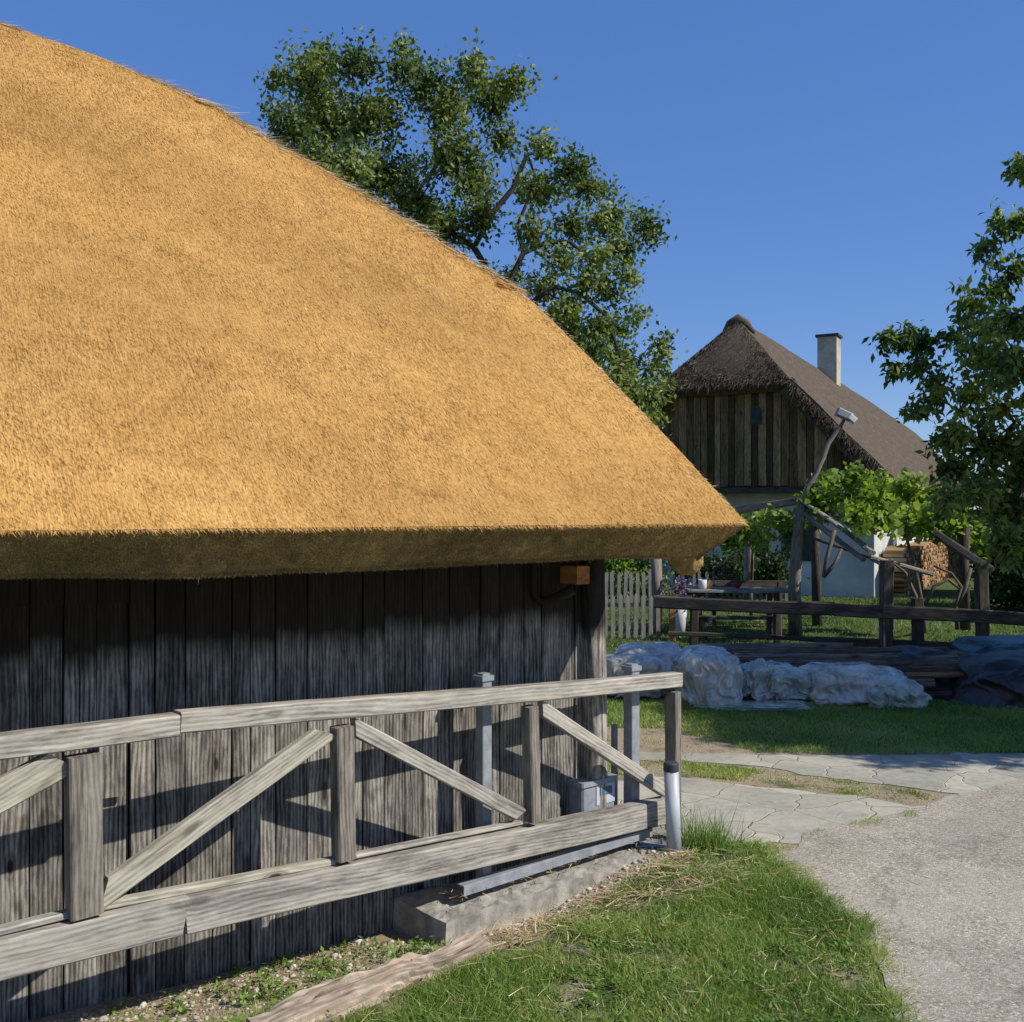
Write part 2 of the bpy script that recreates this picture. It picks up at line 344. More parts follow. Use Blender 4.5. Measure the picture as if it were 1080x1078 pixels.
sl=bpy.data.lights.new('sun','SUN'); sl.energy=5.0; sl.angle=math.radians(.5); sl.color=(1,.945,.85)
so=bpy.data.objects.new('sun',sl); C.objects.link(so)
sdir=Vector((SD[0]*math.cos(EL),SD[1]*math.cos(EL),math.sin(EL))); so.rotation_euler=sdir.to_track_quat('Z','Y').to_euler(); so.location=(12,-4,14)
cam=bpy.data.cameras.new('camera'); co=bpy.data.objects.new('camera',cam); C.objects.link(co)
co.location=CAM; co.rotation_euler=(math.radians(90),0,0); cam.sensor_width=36; cam.lens=36; cam.clip_end=3000; cam.clip_start=.05
sc.camera=co
sc.view_settings.view_transform='Standard'; sc.view_settings.look='None'; sc.view_settings.exposure=0

# ------------------------------------------------------------------ ground
def inpoly(P,poly):
    x,y=P[:,0],P[:,1]; inside=np.zeros(len(P),bool); n=len(poly)
    for i in range(n):
        x1,y1=poly[i][:2]; x2,y2=poly[(i+1)%n][:2]
        c=((y1>y)!=(y2>y))&(x<(x2-x1)*(y-y1)/((y2-y1)+1e-12)+x1); inside^=c
    return inside
gx=np.concatenate([[-600,-200,-80,-40,-20,-12,-8],np.arange(-6,10,.1),[11,13,17,25,45,90,250,600]])
gy=np.concatenate([[-400,-100,-30,-10,-3],np.arange(0,16,.1),[17,20,25,35,60,120,300,900]])
XX,YY=np.meshgrid(gx,gy); P=np.stack([XX.ravel(),YY.ravel(),tz(XX.ravel(),YY.ravel())],1)
lawn=[G(*p)[:2] for p in [(60,1105),(250,1072),(430,1015),(520,992),(600,955),(690,915),(735,892),(800,892),(850,935),(905,975),(945,1078),(960,1300),(60,1300)]]
dirtm=np.zeros(len(P))
d=NW-(P@N); u=P@U
dirtm=np.where((d<1.75)&(d>-1)&(u<UC+1.2),.95,0.12)
dirtm=np.where(inpoly(P[:,:2],lawn),.42,dirtm)
dpatch=[G(*p)[:2] for p in [(640,768),(700,770),(790,778),(800,788),(690,790),(640,790)]]
dirtm=np.where(inpoly(P[:,:2],dpatch),.95,dirtm)
dirtm=np.where(inpoly(P[:,:2],[G(*q)[:2] for q in [(560,785),(715,788),(1000,790),(1100,800),(1100,860),(820,900),(700,885),(560,850)]]),.62,dirtm)
dirtm=np.where(inpoly(P[:,:2],[G(*q)[:2] for q in [(600,742),(800,742),(1250,742),(1250,795),(600,800)]])&(dirtm<.5),.38,dirtm)
nx=len(gx); ii,jj=np.meshgrid(np.arange(nx-1),np.arange(len(gy)-1)); q=(jj*nx+ii).ravel()
tag(mk('ground',P,np.stack([q,q+1,q+nx+1,q+nx],1),M['earth'],g=P,c=dirtm,smooth=True),kind='structure')
def sheet(name,pts,z,mat,jit=.025,step=.12,closejit=True):
    out=[]
    for i,p in enumerate(pts):
        q=pts[(i+1)%len(pts)]; L=np.linalg.norm(np.array(q[:2])-p[:2]); n=max(1,min(60,int(L/step)))
        for k in range(n):
            s=k/n; r=np.array(p[:2])*(1-s)+np.array(q[:2])*s+ (rng.normal(0,jit,2) if L<30 else 0); out.append((r[0],r[1],z))
    bm=bmesh.new(); f=bm.faces.new([bm.verts.new(v) for v in out]); 
    if f.normal.z<0: f.normal_flip()
    bmesh.ops.triangulate(bm,faces=[f]); me=bpy.data.meshes.new(name); bm.to_mesh(me); bm.free(); me.materials.append(mat)
    o=bpy.data.objects.new(name,me); C.objects.link(o); tag(o,kind='structure'); return o
g=lambda *p:[G(*q)[:2] for q in p]
road=g((947,1085),(935,1040),(905,980),(850,938),(812,908),(850,884),(905,867),(965,856),(1000,842),(1080,824),(1180,806),(1300,800))+[(30,9.3),(30,-12),(2.2,-12),(1.55,0),(1.5,3)]
sheet('road',road,.007,M['road'],.02,.1)
pa=g((600,835),(640,826),(700,822),(715,822),(760,825),(830,833),(900,842),(962,852),(990,851),(965,860),(905,872),(850,890),(790,890),(745,888),(715,884),(660,870))
sheet('stone_paving',pa,.003,M['flag'],.03)
pb=g((600,795),(690,795),(720,795),(800,797),(900,798),(1080,796),(1300,790),(1300,812),(1180,812),(1080,830),(1010,840),(960,833),(880,822),(800,810),(715,803),(640,806),(600,815))
sheet('stone_path',pb,.005,M['flag'],.035)

K0=G(470,985,-.06)
# ------------------------------------------------------------------ grass
def scatter(poly,n):
    poly=np.array([p[:2] for p in poly]); lo,hi=poly.min(0),poly.max(0); out=[]; tot=0
    while tot<n:
        p=rng.uniform(lo,hi,(n,2)); p=p[inpoly(p,poly)]; out.append(p); tot+=len(p)
    p=np.concatenate(out)[:n]; return p
def pnoise(p,s,seed=0):
    return np.array([noise.noise((x*s+seed,y*s-seed,seed*.7)) for x,y in p])
def grassmesh(name,p,l0,l1,w,tone=(.25,.75),label=None,cat=None,lean=.35,mat='grass',segs=2,bunch=1.0):
    n=len(p); z=tz(p[:,0],p[:,1]); base=np.stack([p[:,0],p[:,1],z-.004],1)
    nn=pnoise(p,2.2,3); L=rng.uniform(l0,l1,n)*(1+.55*nn*bunch)
    dv=V(0,0,1)+rng.normal(0,lean,(n,3))*[1,1,.2]; dv/=np.linalg.norm(dv,axis=1)[:,None]
    side=np.cross(dv,rdir(n)); side/=np.linalg.norm(side,axis=1)[:,None]
    bend=rng.normal(0,1,(n,3))*[1,1,0]*(L*.35)[:,None]-V(0,0,1)*(L*.22)[:,None]
    v,f,mm=blades(base,dv,side,L,rng.uniform(.7,1.3,n)*w,bend,segs)
    c=np.clip(rng.uniform(*tone,n)+.45*pnoise(p,1.1,9)+(rng.random(n)<.05)*.5,0,1)
    o=mk(name,v,f,M[mat],g=None,c=np.repeat(c,mm)); return tag(o,label,cat,kind='stuff')
lp=scatter(lawn[:11]+[G(955,1120)[:2],G(60,1120)[:2]],90000)
bare=inpoly(lp,[G(*q)[:2] for q in [(480,985),(560,955),(640,925),(740,890),(800,895),(790,930),(690,965),(600,985),(530,1015)]]); keep=rng.random(len(lp))<np.clip(.75+1.2*pnoise(lp,3.1,5)-.6*bare,.02,1); lp=lp[keep]
grassmesh('lawn_grass',lp,.04,.105,.0048,(.1,.68),'uneven sunlit green grass beside the road and gate','grass')
cp=scatter(lawn[:11]+[G(955,1120)[:2],G(60,1120)[:2]],900); cp=cp[pnoise(cp,1.3,7)>-.05]; b=np.repeat(cp,7,0)+rng.normal(0,.02,(len(cp)*7,2)); n=len(b)
cb_=np.stack([b[:,0],b[:,1],tz(b[:,0],b[:,1])+rng.uniform(.02,.055,n)],1); cd=rdir(n)*[1,1,.35]+V(0,0,.3); cs=np.cross(cd,V(0,0,1)); cs/=np.linalg.norm(cs,axis=1)[:,None]
lawn_clover=(cb_,cd,cs,n)
mid=g((600,748),(640,742),(800,740),(1000,742),(1250,742),(1250,792),(1080,796),(900,797),(800,795),(770,786),(700,770),(640,768),(600,765))
mp=scatter(mid,52000); grassmesh('verge_grass',mp,.03,.075,.008,(.3,.8),'short grass between timber pile and stone path','grass')
dg=scatter(dpatch,2500); dg=dg[rng.random(len(dg))<np.clip(.15+1.8*pnoise(dg,3,2),0,1)]; grassmesh('patch_grass',dg,.02,.06,.006,(.4,.95),'thin grass in the bare sandy patch beyond the gate','grass')
strip=g((640,803),(715,805),(800,813),(880,824),(960,835),(985,845),(962,850),(900,840),(830,831),(760,823),(700,818),(640,818))
sp_=scatter(strip,17000); sp_=sp_[rng.random(len(sp_))<np.clip(.5+1.5*pnoise(sp_,2.5,2),.05,1)]
grassmesh('strip_grass',sp_,.025,.06,.007,(.35,.9),'worn strip of grass between the two stone pavings','grass')
far=[(-1,12.5),(16,12.5),(26,26),(1.5,26)]
fp=scatter(far,70000); grassmesh('garden_grass',fp,.05,.12,.018,(.1,.7),'garden grass behind the rail fence','grass',segs=1,mat='leaf')
ed=g((800,890),(850,880),(905,868),(960,856),(968,862),(905,876),(850,892),(812,908)); ep=scatter(ed,2500)
ep=ep[rng.random(len(ep))<np.clip(.3+2*pnoise(ep,4,2),0,1)]
grassmesh('edge_grass',ep,.02,.05,.006,(.3,.8),'thin line of grass along edge of stone paving','grass')
rl=g((958,1100),(947,1078),(908,975),(853,935),(815,905),(800,893)); rr_=[]
for i in range(len(rl)-1):
    n=int(np.linalg.norm(rl[i+1]-rl[i])*2600); t=rng.random((n,1)); rr_.append(rl[i]+(rl[i+1]-rl[i])*t+rng.normal(0,.05,(n,2)))
rr_=np.concatenate(rr_); rr_=rr_[rng.random(len(rr_))<np.clip(.55+1.5*pnoise(rr_,6,3),.05,1)]
grassmesh('road_edge_grass',rr_,.02,.10,.0045,(.25,.95),'ragged grass fringe creeping over edge of the road','grass',lean=.5)
# small weeds in the dirt by the wall: broad leaves
dirtp=[EX(UC-8,NW-.03)[:2],EX(UC-1.7,NW-.03)[:2],G(520,985)[:2],G(420,1015)[:2],G(60,1105)[:2],EX(UC-8,NW-1.4)[:2]]
wp=scatter(dirtp,220); rep=26
wp=wp[pnoise(wp,1.6,4)>-.2]
b=np.repeat(wp,rep,0)+rng.normal(0,.035,(len(wp)*rep,2)); n=len(b)
base=np.stack([b[:,0],b[:,1],tz(b[:,0],b[:,1])+np.abs(rng.normal(0,.03,n))],1)
dv=rdir(n)*[1,1,.5]+V(0,0,.35); side=np.cross(dv,V(0,0,1)); side/=np.linalg.norm(side,axis=1)[:,None]
def rhomb(base,dv,side,L,Wd,fold):
    nvec=np.cross(dv,side)
    a=base; t=base+dv*L[:,None]; m_=base+dv*(L*.45)[:,None]; l=m_-side*Wd[:,None]*.5+nvec*fold; r=m_+side*Wd[:,None]*.5+nvec*fold
    v=np.stack([a,l,t,r],1).reshape(-1,3); k=(np.arange(len(base))*4)[:,None]
    f=np.concatenate([np.concatenate([k,k+1,k+2],1),np.concatenate([k,k+2,k+3],1)]); return v,f
v,f=rhomb(base,dv,side,rng.uniform(.02,.045,n),rng.uniform(.012,.026,n),.002)
v2,f2=rhomb(lawn_clover[0],lawn_clover[1],lawn_clover[2],rng.uniform(.015,.04,lawn_clover[3]),rng.uniform(.008,.02,lawn_clover[3]),.002)
tag(mk('lawn_weeds',v2,f2,M['weed'],c=np.repeat(rng.uniform(.1,.9,lawn_clover[3]),4)),'small broad leaved weeds mixed into sunlit lawn','weeds',kind='stuff')
tag(mk('wall_weeds',v,f,M['weed'],c=np.repeat(rng.uniform(.1,1,n),4)),'low leafy weeds in gravel at foot of barn wall','weeds',kind='stuff')
wg=scatter(dirtp,9000); wg=wg[rng.random(len(wg))<np.clip(.1+1.6*pnoise(wg,1.8,8),0,1)]
grassmesh('dirt_grass',wg,.02,.06,.005,(.3,.9),'sparse thin grass growing through dirt by the wall','grass')
# pebbles
pp=scatter(dirtp+[],4200); ico=bmesh.new(); bmesh.ops.create_icosphere(ico,subdivisions=1,radius=1); iv=np.array([v.co for v in ico.verts]); fi=np.array([[v.index for v in f.verts] for f in ico.faces]); ico.free()
pp2=scatter([G(*q)[:2] for q in [(600,950),(730,895),(700,880),(480,975)]],500); pp=np.concatenate([pp,pp2]); n=len(pp)
r=np.minimum(rng.gamma(2.0,.0034,n)+.003,.024); ctr=np.stack([pp[:,0],pp[:,1],tz(pp[:,0],pp[:,1])+r*.2],1)
v=(ctr[:,None]+iv[None]*r[:,None,None]*rng.uniform([.6,.6,.3],[1.4,1.4,.7],(n,1,3))).reshape(-1,3); f=(fi[None]+(np.arange(n)*len(iv))[:,None,None]).reshape(-1,3)
tag(mk('gravel',v,f,M['pebble'],c=np.repeat(np.clip(rng.normal(.45,.25,n),0,1),len(iv))),'loose pale pebbles scattered in the dirt','gravel',kind='stuff')
# straw litter
def litter(name,poly,n,l0,l1,w,label,zoff=.012,dens=None):
    p=scatter(poly,n)
    if dens: p=p[rng.random(len(p))<np.clip(dens[1]+2*pnoise(p,dens[0],6),0,1)]
    n=len(p); base=np.stack([p[:,0],p[:,1],tz(p[:,0],p[:,1])+zoff+rng.uniform(0,.012,n)],1)
    a=rng.uniform(0,2*math.pi,n); dv=np.stack([np.cos(a),np.sin(a),rng.normal(0,.05,n)],1); side=np.cross(dv,V(0,0,1)+rng.normal(0,.3,(n,3))); side/=np.linalg.norm(side,axis=1)[:,None]
    L=rng.uniform(l0,l1,n); bend=rng.normal(0,1,(n,3))*[1,1,0]*(L*.12)[:,None]
    v,f,mm=blades(base,dv,side,L,rng.uniform(.6,1.3,n)*w,bend,3); return tag(mk(name,v,f,M['straw'],c=np.repeat(rng.random(n),mm)),label,'straw',kind='stuff')
litter('straw_litter',dirtp,2600,.02,.10,.0035,'bits of fallen thatch straw lying in dirt by wall')
litter('lawn_straw',lawn[:11],650,.03,.16,.004,'dry straw bits lying in sunlit lawn grass',.04)
litter('verge_straw',[G(*q)[:2] for q in [(480,985),(640,930),(740,895),(800,930),(660,960),(540,1000)]],800,.05,.28,.005,'dry straw tangled in grass near gate end',.03)
litter('road_straw',[G(*q)[:2] for q in [(820,905),(860,905),(990,1078),(945,1078),(905,975),(850,940)]],300,.03,.18,.005,'dry straw and bark bits along edge of road',.02,(2,.5))
litter('path_straw',[G(*q)[:2] for q in [(720,850),(960,852),(1080,830),(1080,1000),(860,920),(800,890)]],60,.03,.2,.004,'single straws blown across paving and road',.02)
n=260; t=rng.random((n,1)); P_=K0+GU*(.1+1.9*t)+GN*(rng.uniform(.02,.35,(n,1)))+V(0,0,1)*(.06-K0[2]+rng.uniform(.0,.02,(n,1))); a_=rng.uniform(0,6.28,n); dv=np.stack([np.cos(a_),np.sin(a_),rng.normal(0,.05,n)],1); side=np.cross(dv,V(0,0,1)+rng.normal(0,.3,(n,3))); side/=np.linalg.norm(side,axis=1)[:,None]
v,f,mm=blades(P_,dv,side,rng.uniform(.02,.09,n),rng.uniform(.003,.007,n),rng.normal(0,.01,(n,3)),2); tag(mk('footing_straw',v,f,M['straw'],c=np.repeat(rng.uniform(0,.8,n),mm)),'straw crumbs lying on top of the concrete footing','straw',kind='stuff')
# tall weed tuft by pipe
e=empty('weed_tuft',G(742,892),'tall spiky weed clump growing beside the grey pipe','weed')
n=420; p=G(742,893)[:2]+rng.normal(0,.085,(n,2))*[1.2,1]; base=np.stack([p[:,0],p[:,1],np.zeros(n)],1)
dv=V(0,0,1)+rng.normal(0,.3,(n,3)); dv/=np.linalg.norm(dv,axis=1)[:,None]; side=np.cross(dv,rdir(n)); side/=np.linalg.norm(side,axis=1)[:,None]
L=rng.uniform(.08,.27,n); v,f,mm=blades(base,dv,side,L,rng.uniform(.004,.008,n),rng.normal(0,.03,(n,3)),3)
mk('leaves',v,f,M['grass'],e,c=np.repeat(rng.uniform(0,.7,n),mm))

# ------------------------------------------------------------------ foliage / trees
def leafcloud(ctr,n,spread,L0,L1,aspect,droop,cdark=None):
    """n leaves around each centre"""
    b=np.repeat(ctr,n,0)+rng.normal(0,spread,(len(ctr)*n,3)); k=len(b)
    dv=rdir(k); dv[:,2]-=droop; dv/=np.linalg.norm(dv,axis=1)[:,None]
    side=np.cross(dv,rdir(k)); side/=np.linalg.norm(side,axis=1)[:,None]; L=rng.uniform(L0,L1,k)
    v,f=rhomb(b,dv,side,L,L*aspect,L.mean()*.08); return v,f,k
def tree(name,label,cat,clumps,trunk,tr,leaf,twig=.5,L=(.06,.1),aspect=.55,droop=.2,per=9,dens=1.0,mat_l='leaf',mat_b='bark',group=None,spread=.07,limbs=(),thin=1):
    """clumps: list of (centre, radius); limbs grow to each clump from the nearest earlier node"""
    e=empty(name,trunk[0],label,cat,group); mb=MB()
    pts=[V(*p) for p in trunk]; n=len(pts); radii=[tr*(1-.55*i/(n-1)) for i in range(n)]
    tube(mb,pts,radii,10,jit=.05)
    nodes=[(pts[i],radii[i]) for i in range(max(1,n//2),n)]
    for pl,r_ in limbs:
        tube(mb,pl,[r_*(1-.5*i/(len(pl)-1)) for i in range(len(pl))],8,jit=.05); nodes+=[(q_,r_*.6) for q_ in pl[1:]]
    top=pts[-1]; order=sorted(clumps,key=lambda c:np.linalg.norm(c[0]-top)); tips=[]; dens_w=[]
    for c,r in order:
        best=min(nodes,key=lambda q:np.linalg.norm(q[0]-c)+ (0.6 if q[0][2]>c[2]+.3 else 0)*1.0)
        a,ra=best; Ld=np.linalg.norm(c-a); r0=min(ra*.75,.02+.03*Ld+.02); m1=a+(c-a)*.35+rng.normal(0,.1*Ld,3)+V(0,0,-.06*Ld); m2=a+(c-a)*.7+rng.normal(0,.07*Ld,3)
        tube(mb,[a,m1,m2,c],[r0,r0*.8,r0*.6,r0*.45],6,jit=.05)
        nodes+=[(m1,r0*.8),(m2,r0*.6),(c,r0*.5)]
        nt_=int(26*dens*(r/.6)**2*(thin if (c[0]<7.2 and c[2]>3.3) else 1))+4
        for _ in range(nt_):
            dd=rdir(1)[0]; dd[2]=dd[2]*.8+.1; ln=r*random.uniform(.5,1.45)
            s=c+rdir(1)[0]*r*.15; t=s+dd*ln; mdl=(s+t)/2+rng.normal(0,.12*ln,3)
            tube(mb,[s,mdl,t],[.012,.008,.004],3,cap=False)
            for q in np.linspace(.3,1.0,max(3,int(ln/.12))):
                tips.append((s*(1-q)**2+mdl*2*q*(1-q)+t*q*q))
    mb.build('trunk',M[mat_b],e,smooth=True)
    tips=np.array(tips); v,f,k=leafcloud(tips,per,spread,L[0],L[1],aspect,droop)
    # light and dark clumps
    cn=np.array([noise.noise(Vector(p)*1.3) for p in tips]); c=np.clip(np.repeat(cn,per)*.6+rng.uniform(.15,.85,k),0,1)
    mk('crown',v,f,M[mat_l],e,c=np.repeat(c,4)); return e
def px_clumps(lst,Y,dY,fill=0):
    out=[]
    for x,y,r in lst:
        yy=Y+random.uniform(-dY,dY); out.append((atY(x,y,yy),r/F*yy))
    return out
A=[(328,85,30),(375,72,26),(345,125,38),(305,140,22),(318,172,26),(390,125,36),(360,178,38),(405,190,34),(425,80,16),(448,88,24),(498,75,22),(540,88,18),(470,120,30),(520,112,28),(478,165,32),(438,215,30),(500,195,26),(528,150,18),(470,242,28),(505,232,24),(292,86,8),(290,122,6),(335,60,14),(425,50,8),
 (573,158,16),(600,178,20),(575,205,22),(622,200,22),(642,232,24),(603,238,20),(655,262,20),(680,235,14),(688,250,8),(628,275,16),(662,292,13),(640,305,16),(600,325,18),(605,358,22),(632,345,14),(655,382,20),(620,395,26),(660,422,22),(690,392,12),(682,442,16),(640,435,26),(700,362,6),(697,375,7),(556,200,14),(672,335,8)]
hid=[(400,260,30),(450,300,36),(360,240,30),(520,320,36),(560,370,36),(480,370,40),(420,340,36)]
A=[(x,y,r*1.02) for x,y,r in A]+[(x,y,18) for x,y in ((655,398),(672,412),(625,370),(600,332),(575,305),(562,246),(590,275),(618,300),(648,350),(610,420),(640,450),(668,450),(690,420),(580,345))]
tree('orchard_tree','tall fruit tree with open crown rising behind golden thatched roof','tree',px_clumps(A,16.6,1.5)+px_clumps(hid,17.2,1.0),
     [atY(552,700,17)*V(1,1,0),atY(550,520,17),atY(548,400,16.9),atY(538,295,16.8)],.24,'leaf',dens=1.9,per=10,spread=.10,L=(.07,.12),droop=.35,
  limbs=[([atY(x,y,16.6) for x,y in pl],r) for pl,r in (
   (((545,330),(538,296),(552,268),(575,257),(601,256),(622,275),(640,300)),.055),(((540,330),(500,262),(520,225),(541,200),(556,164),(575,160)),.06),
   (((500,262),(430,215),(452,188),(470,160),(492,124)),.05),(((552,268),(545,240),(560,205),(590,185),(615,200)),.035),
   (((548,330),(584,303),(613,311),(640,335),(655,380),(665,420)),.045),(((430,215),(385,180),(350,140),(335,100)),.045))])
Bc=[(1072,182,16),(1092,170,20),(1055,238,20),(1085,235,26),(1040,262,12),(1078,285,24),(1052,305,18),(1028,322,10),(1045,345,20),(1075,340,28),(1000,358,14),(1022,372,20),(1045,385,24),(1075,390,30),(950,358,12),(975,362,14),(935,356,7),(968,385,14),(945,388,7),(990,400,18),(1020,415,28),(1060,430,36),(985,425,14),(965,435,6),(1005,455,24),(1040,470,34),(1080,480,40),(1000,495,24),(1030,520,30),(1070,540,36),(1000,530,16),(1060,580,26)]
cl=px_clumps(Bc,12.6,.8)
for i in range(46):
    a=rdir(1)[0]; a*=random.uniform(.5,1)**.5; cl.append((V(8.6+a[0]*3.0,11.6+a[1]*2.3,4.3+a[2]*1.9),.55))
for i in range(60):
    a=rdir(1)[0]*random.uniform(.4,1)**.5; cl.append((V(10.1+a[0]*2.8,9.9+a[1]*1.5,4.6+a[2]*1.5),.65))
for i in range(80):
    a=rdir(1)[0]*random.uniform(.3,1)**.5; cl.append((V(10.0+a[0]*2.3,8.4+a[1]*1.0,4.6+a[2]*1.1),.7))
tree('walnut_tree','large dark leafy tree at right edge of the view','tree',cl,[V(8.0,12.6,0),V(8.0,12.5,1.2),V(7.9,12.4,2.3),V(8.1,12.2,3.4)],.22,'leaf',dens=1.15,thin=.42,per=10,L=(.09,.15),aspect=.45,droop=.75,mat_l='walnut',spread=.06)

# ------------------------------------------------------------------ barn
barn=empty('thatched_barn',EX(UC-4,NW,0),'grey plank barn with fresh golden thatched roof in the foreground','barn')
mb=MB(); u=UC-.09; first=True; gaps=[]
zt=2.35
ustep=np.dot(wallpt(135,700),U)
while u>UC-9:
    wd=random.choice([.10,.12,.14,.15,.17,.18,.13]); u0=u-wd
    rec=random.uniform(0,.012)
    def plank(z0,z1,rc,a0=u0,a1=u):
        p0=EX((a0+a1)/2,NW+rc+.012,z0); p1=EX((a0+a1)/2+random.uniform(-.004,.004),NW+rc+.012,z1)
        beam(mb,p0,p1,(a1-a0)-.005-random.choice([0,0,.004]),.024,N,bev=.002,jit=.0012,seg=.4)
    if u<ustep+.02:
        plank(-.5,1.78,rec+.035); plank(1.755,zt,rec)
    else: plank(-.5,zt,rec)
    u=u0
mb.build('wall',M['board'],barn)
# board patch
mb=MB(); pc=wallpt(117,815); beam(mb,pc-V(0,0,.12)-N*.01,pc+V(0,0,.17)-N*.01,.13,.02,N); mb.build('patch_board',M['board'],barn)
# back core (dark interior) + other walls
def boxmb(mb,o,a,b,c,gvec=True,tone=.5):
    o=V(*o);a=V(*a);b=V(*b);c=V(*c); v=[o,o+a,o+a+b,o+b,o+c,o+a+c,o+a+b+c,o+b+c]
    mb.add(v,[(0,3,2,1),(4,5,6,7),(0,1,5,4),(1,2,6,5),(2,3,7,6),(3,0,4,7)],None,tone)
KD=2*3.55*SC-1.0
mb=MB()
def planks_line(p,q,z0,z1,nv):
    L=np.linalg.norm(q-p); d=(q-p)/L; s=0
    while s<L:
        wd=min(random.uniform(.14,.22),L-s); c=p+d*(s+wd/2)
        beam(mb,c+V(0,0,z0),c+V(0,0,z1),wd-.006,.024,nv,bev=.002,jit=.001,seg=1); s+=wd+.001
bk=NW+KD-1.6
planks_line(EX(UC-.05,NW+.15),EX(UC-.05,bk),-.3,2.3,U)
planks_line(EX(UC-9,bk),EX(UC,bk),-.3,2.3,N); planks_line(EX(UC-9,NW+.05),EX(UC-9,bk),-.3,2.3,U)
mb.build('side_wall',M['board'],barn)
mb=MB(); boxmb(mb,EX(UC-8.9,NW+.07,-.4),U*8.8,N*.02,V(0,0,2.7)); mb.build('wall_backing',M['black'],barn)
# corner post - rounded, leaning a touch
mb=MB(); ct=wallpt(621,600); cb=wallpt(625,860)
tube(mb,[EX(np.dot(cb,U),NW-.02,-.3),EX(np.dot(cb,U),NW-.02,.6),EX(np.dot(cb,U)-.01,NW-.02,1.3),EX(np.dot(ct,U),NW-.02,2.25)],[.088,.085,.083,.08],14,jit=.03,c=1.0)
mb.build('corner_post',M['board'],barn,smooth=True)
# eave beam end, new timber, and crooked bracket
bx=wallpt(597,606)
mb=MB(); beam(mb,bx-N*.17+V(0,0,-.0),bx+N*.05,.10,.115,V(0,0,1)); mb.build('beam_end',M['orange'],barn)
mb=MB(); b0=wallpt(566,636)-N*.04; b1=wallpt(592,622)-N*.12
tube(mb,[wallpt(557,590)-N*.03,wallpt(560,628)-N*.03,b0,(b0+b1)/2+V(0,0,-.01),b1],[.012,.016,.024,.03,.034],7,jit=.06,c=.7); mb.build('bracket',M['board'],barn,smooth=True)

# roof -------------------------------------------------------------
NE=NW-.77*SC
def evec(px,py): return onplane(px,py,N*NE,N)
C0=onplane(788,553,N*NE,N); ZE=C0[2]; UE=np.dot(C0,U)
TP=1.0; rn=nrm(V(*(-N*TP))+V(0,0,1))                 # slope normal (front)
outline=[(788,553),(765,528),(740,502),(700,460),(660,417),(620,375),(590,344),(567,321),(545,303),(500,276),(430,233),(360,192),(300,157),(232,114),(170,88),(110,66),(50,45),(0,25)]
kw=[]
for p in outline:
    q=onplane(p[0],p[1],C0,rn); kw.append((np.dot(q,N)-NE, np.dot(q,U)-UE))
kw[0]=(0,0); kw=np.array(kw)
KR=kw[-1,0]+.32; kw=np.vstack([kw,[kw[-1,0]+.2,kw[-1,1]-.9],[KR,kw[-1,1]-1.9]])
kk=np.maximum.accumulate(kw[:,0]+np.arange(len(kw))*1e-5)
def wedge(k): return np.interp(k,kk,kw[:,1])
def surf(uu,k):   # front slope point + slight undulation
    k=np.asarray(k,float); uu=np.asarray(uu,float)
    nn=np.array([noise.noise((a*.9,b*.9,3.3))*.035+noise.noise((a*3.5,b*3.5,1.3))*.012 for a,b in zip(uu.ravel(),k.ravel())]).reshape(k.shape)
    sag=-.03*np.exp(-((uu-UE+3)/2.5)**2)
    rnd=-.05*np.exp(-(k/.10)**2)*0
    P=U*uu[...,None]+N*(NE+k)[...,None]+V(0,0,1)*(ZE+k*TP)[...,None]
    return P+rn*(nn*np.clip(k/.3,.15,1)+rnd)[...,None]+V(0,0,1)*(sag*0)[...,None]
ks=np.concatenate([np.linspace(0,.3,8)[:-1],np.linspace(.3,KR,70)]); nu=150; UL=UE-9.2
S=np.linspace(0,1,nu)**1.0
Kg=np.repeat(ks[:,None],nu,1); We=np.array([UE+wedge(k) for k in ks]); Ug=UL+(We[:,None]-UL)*S[None]
Pf=surf(Ug,Kg)
vs=[Pf.reshape(-1,3)]; fs=[]; nk=len(ks)
i,j=np.meshgrid(np.arange(nk-1),np.arange(nu-1),indexing='ij'); q=(i*nu+j).ravel(); fs.append(np.stack([q,q+1,q+nu+1,q+nu],1))
gcoord=[np.stack([Kg*1.41,Ug,np.zeros_like(Ug)],-1).reshape(-1,3)]
# hip end: from front edge to mirrored back edge
ne=40; off=nk*nu; E=[];Ge=[]
for a,k in enumerate(ks):
    p=Pf[a,-1]; q=p+N*(2*(KR-k)); bl=.18*math.sin(math.pi*min(1,k/KR))
    for b_ in range(ne):
        t=b_/(ne-1); r_=p+(q-p)*t; r_=r_+U*(.22*math.sin(math.pi*t)*(1-k/KR)*min(1,(k+.02)/.6)); E.append(r_); Ge.append((k*1.41,np.dot(r_,N),5))
vs.append(np.array(E)); gcoord.append(np.array(Ge)); i,j=np.meshgrid(np.arange(nk-1),np.arange(ne-1),indexing='ij'); q=(i*ne+j).ravel()+off; fs.append(np.stack([q,q+1,q+ne+1,q+ne],1)); off+=nk*ne
# back slope
Pb=Pf+N*(2*(KR-Kg))[...,None]; vs.append(Pb.reshape(-1,3)); gcoord.append(gcoord[0]); i,j=np.meshgrid(np.arange(nk-1),np.arange(nu-1),indexing='ij'); q=(i*nu+j).ravel()+off; fs.append(np.stack([q,q+nu,q+nu+1,q+1],1))
VR=np.concatenate(vs); FR=np.concatenate(fs); GR=np.concatenate(gcoord)
tcol=np.clip(.5+np.array([noise.noise(Vector((x*.35,y*.9,z*.9)))*.55 for x,y,z in VR]),0,1)*.8
roof=mk('roof',VR,FR,M['thatch'],barn,g=GR,c=tcol,smooth=True)
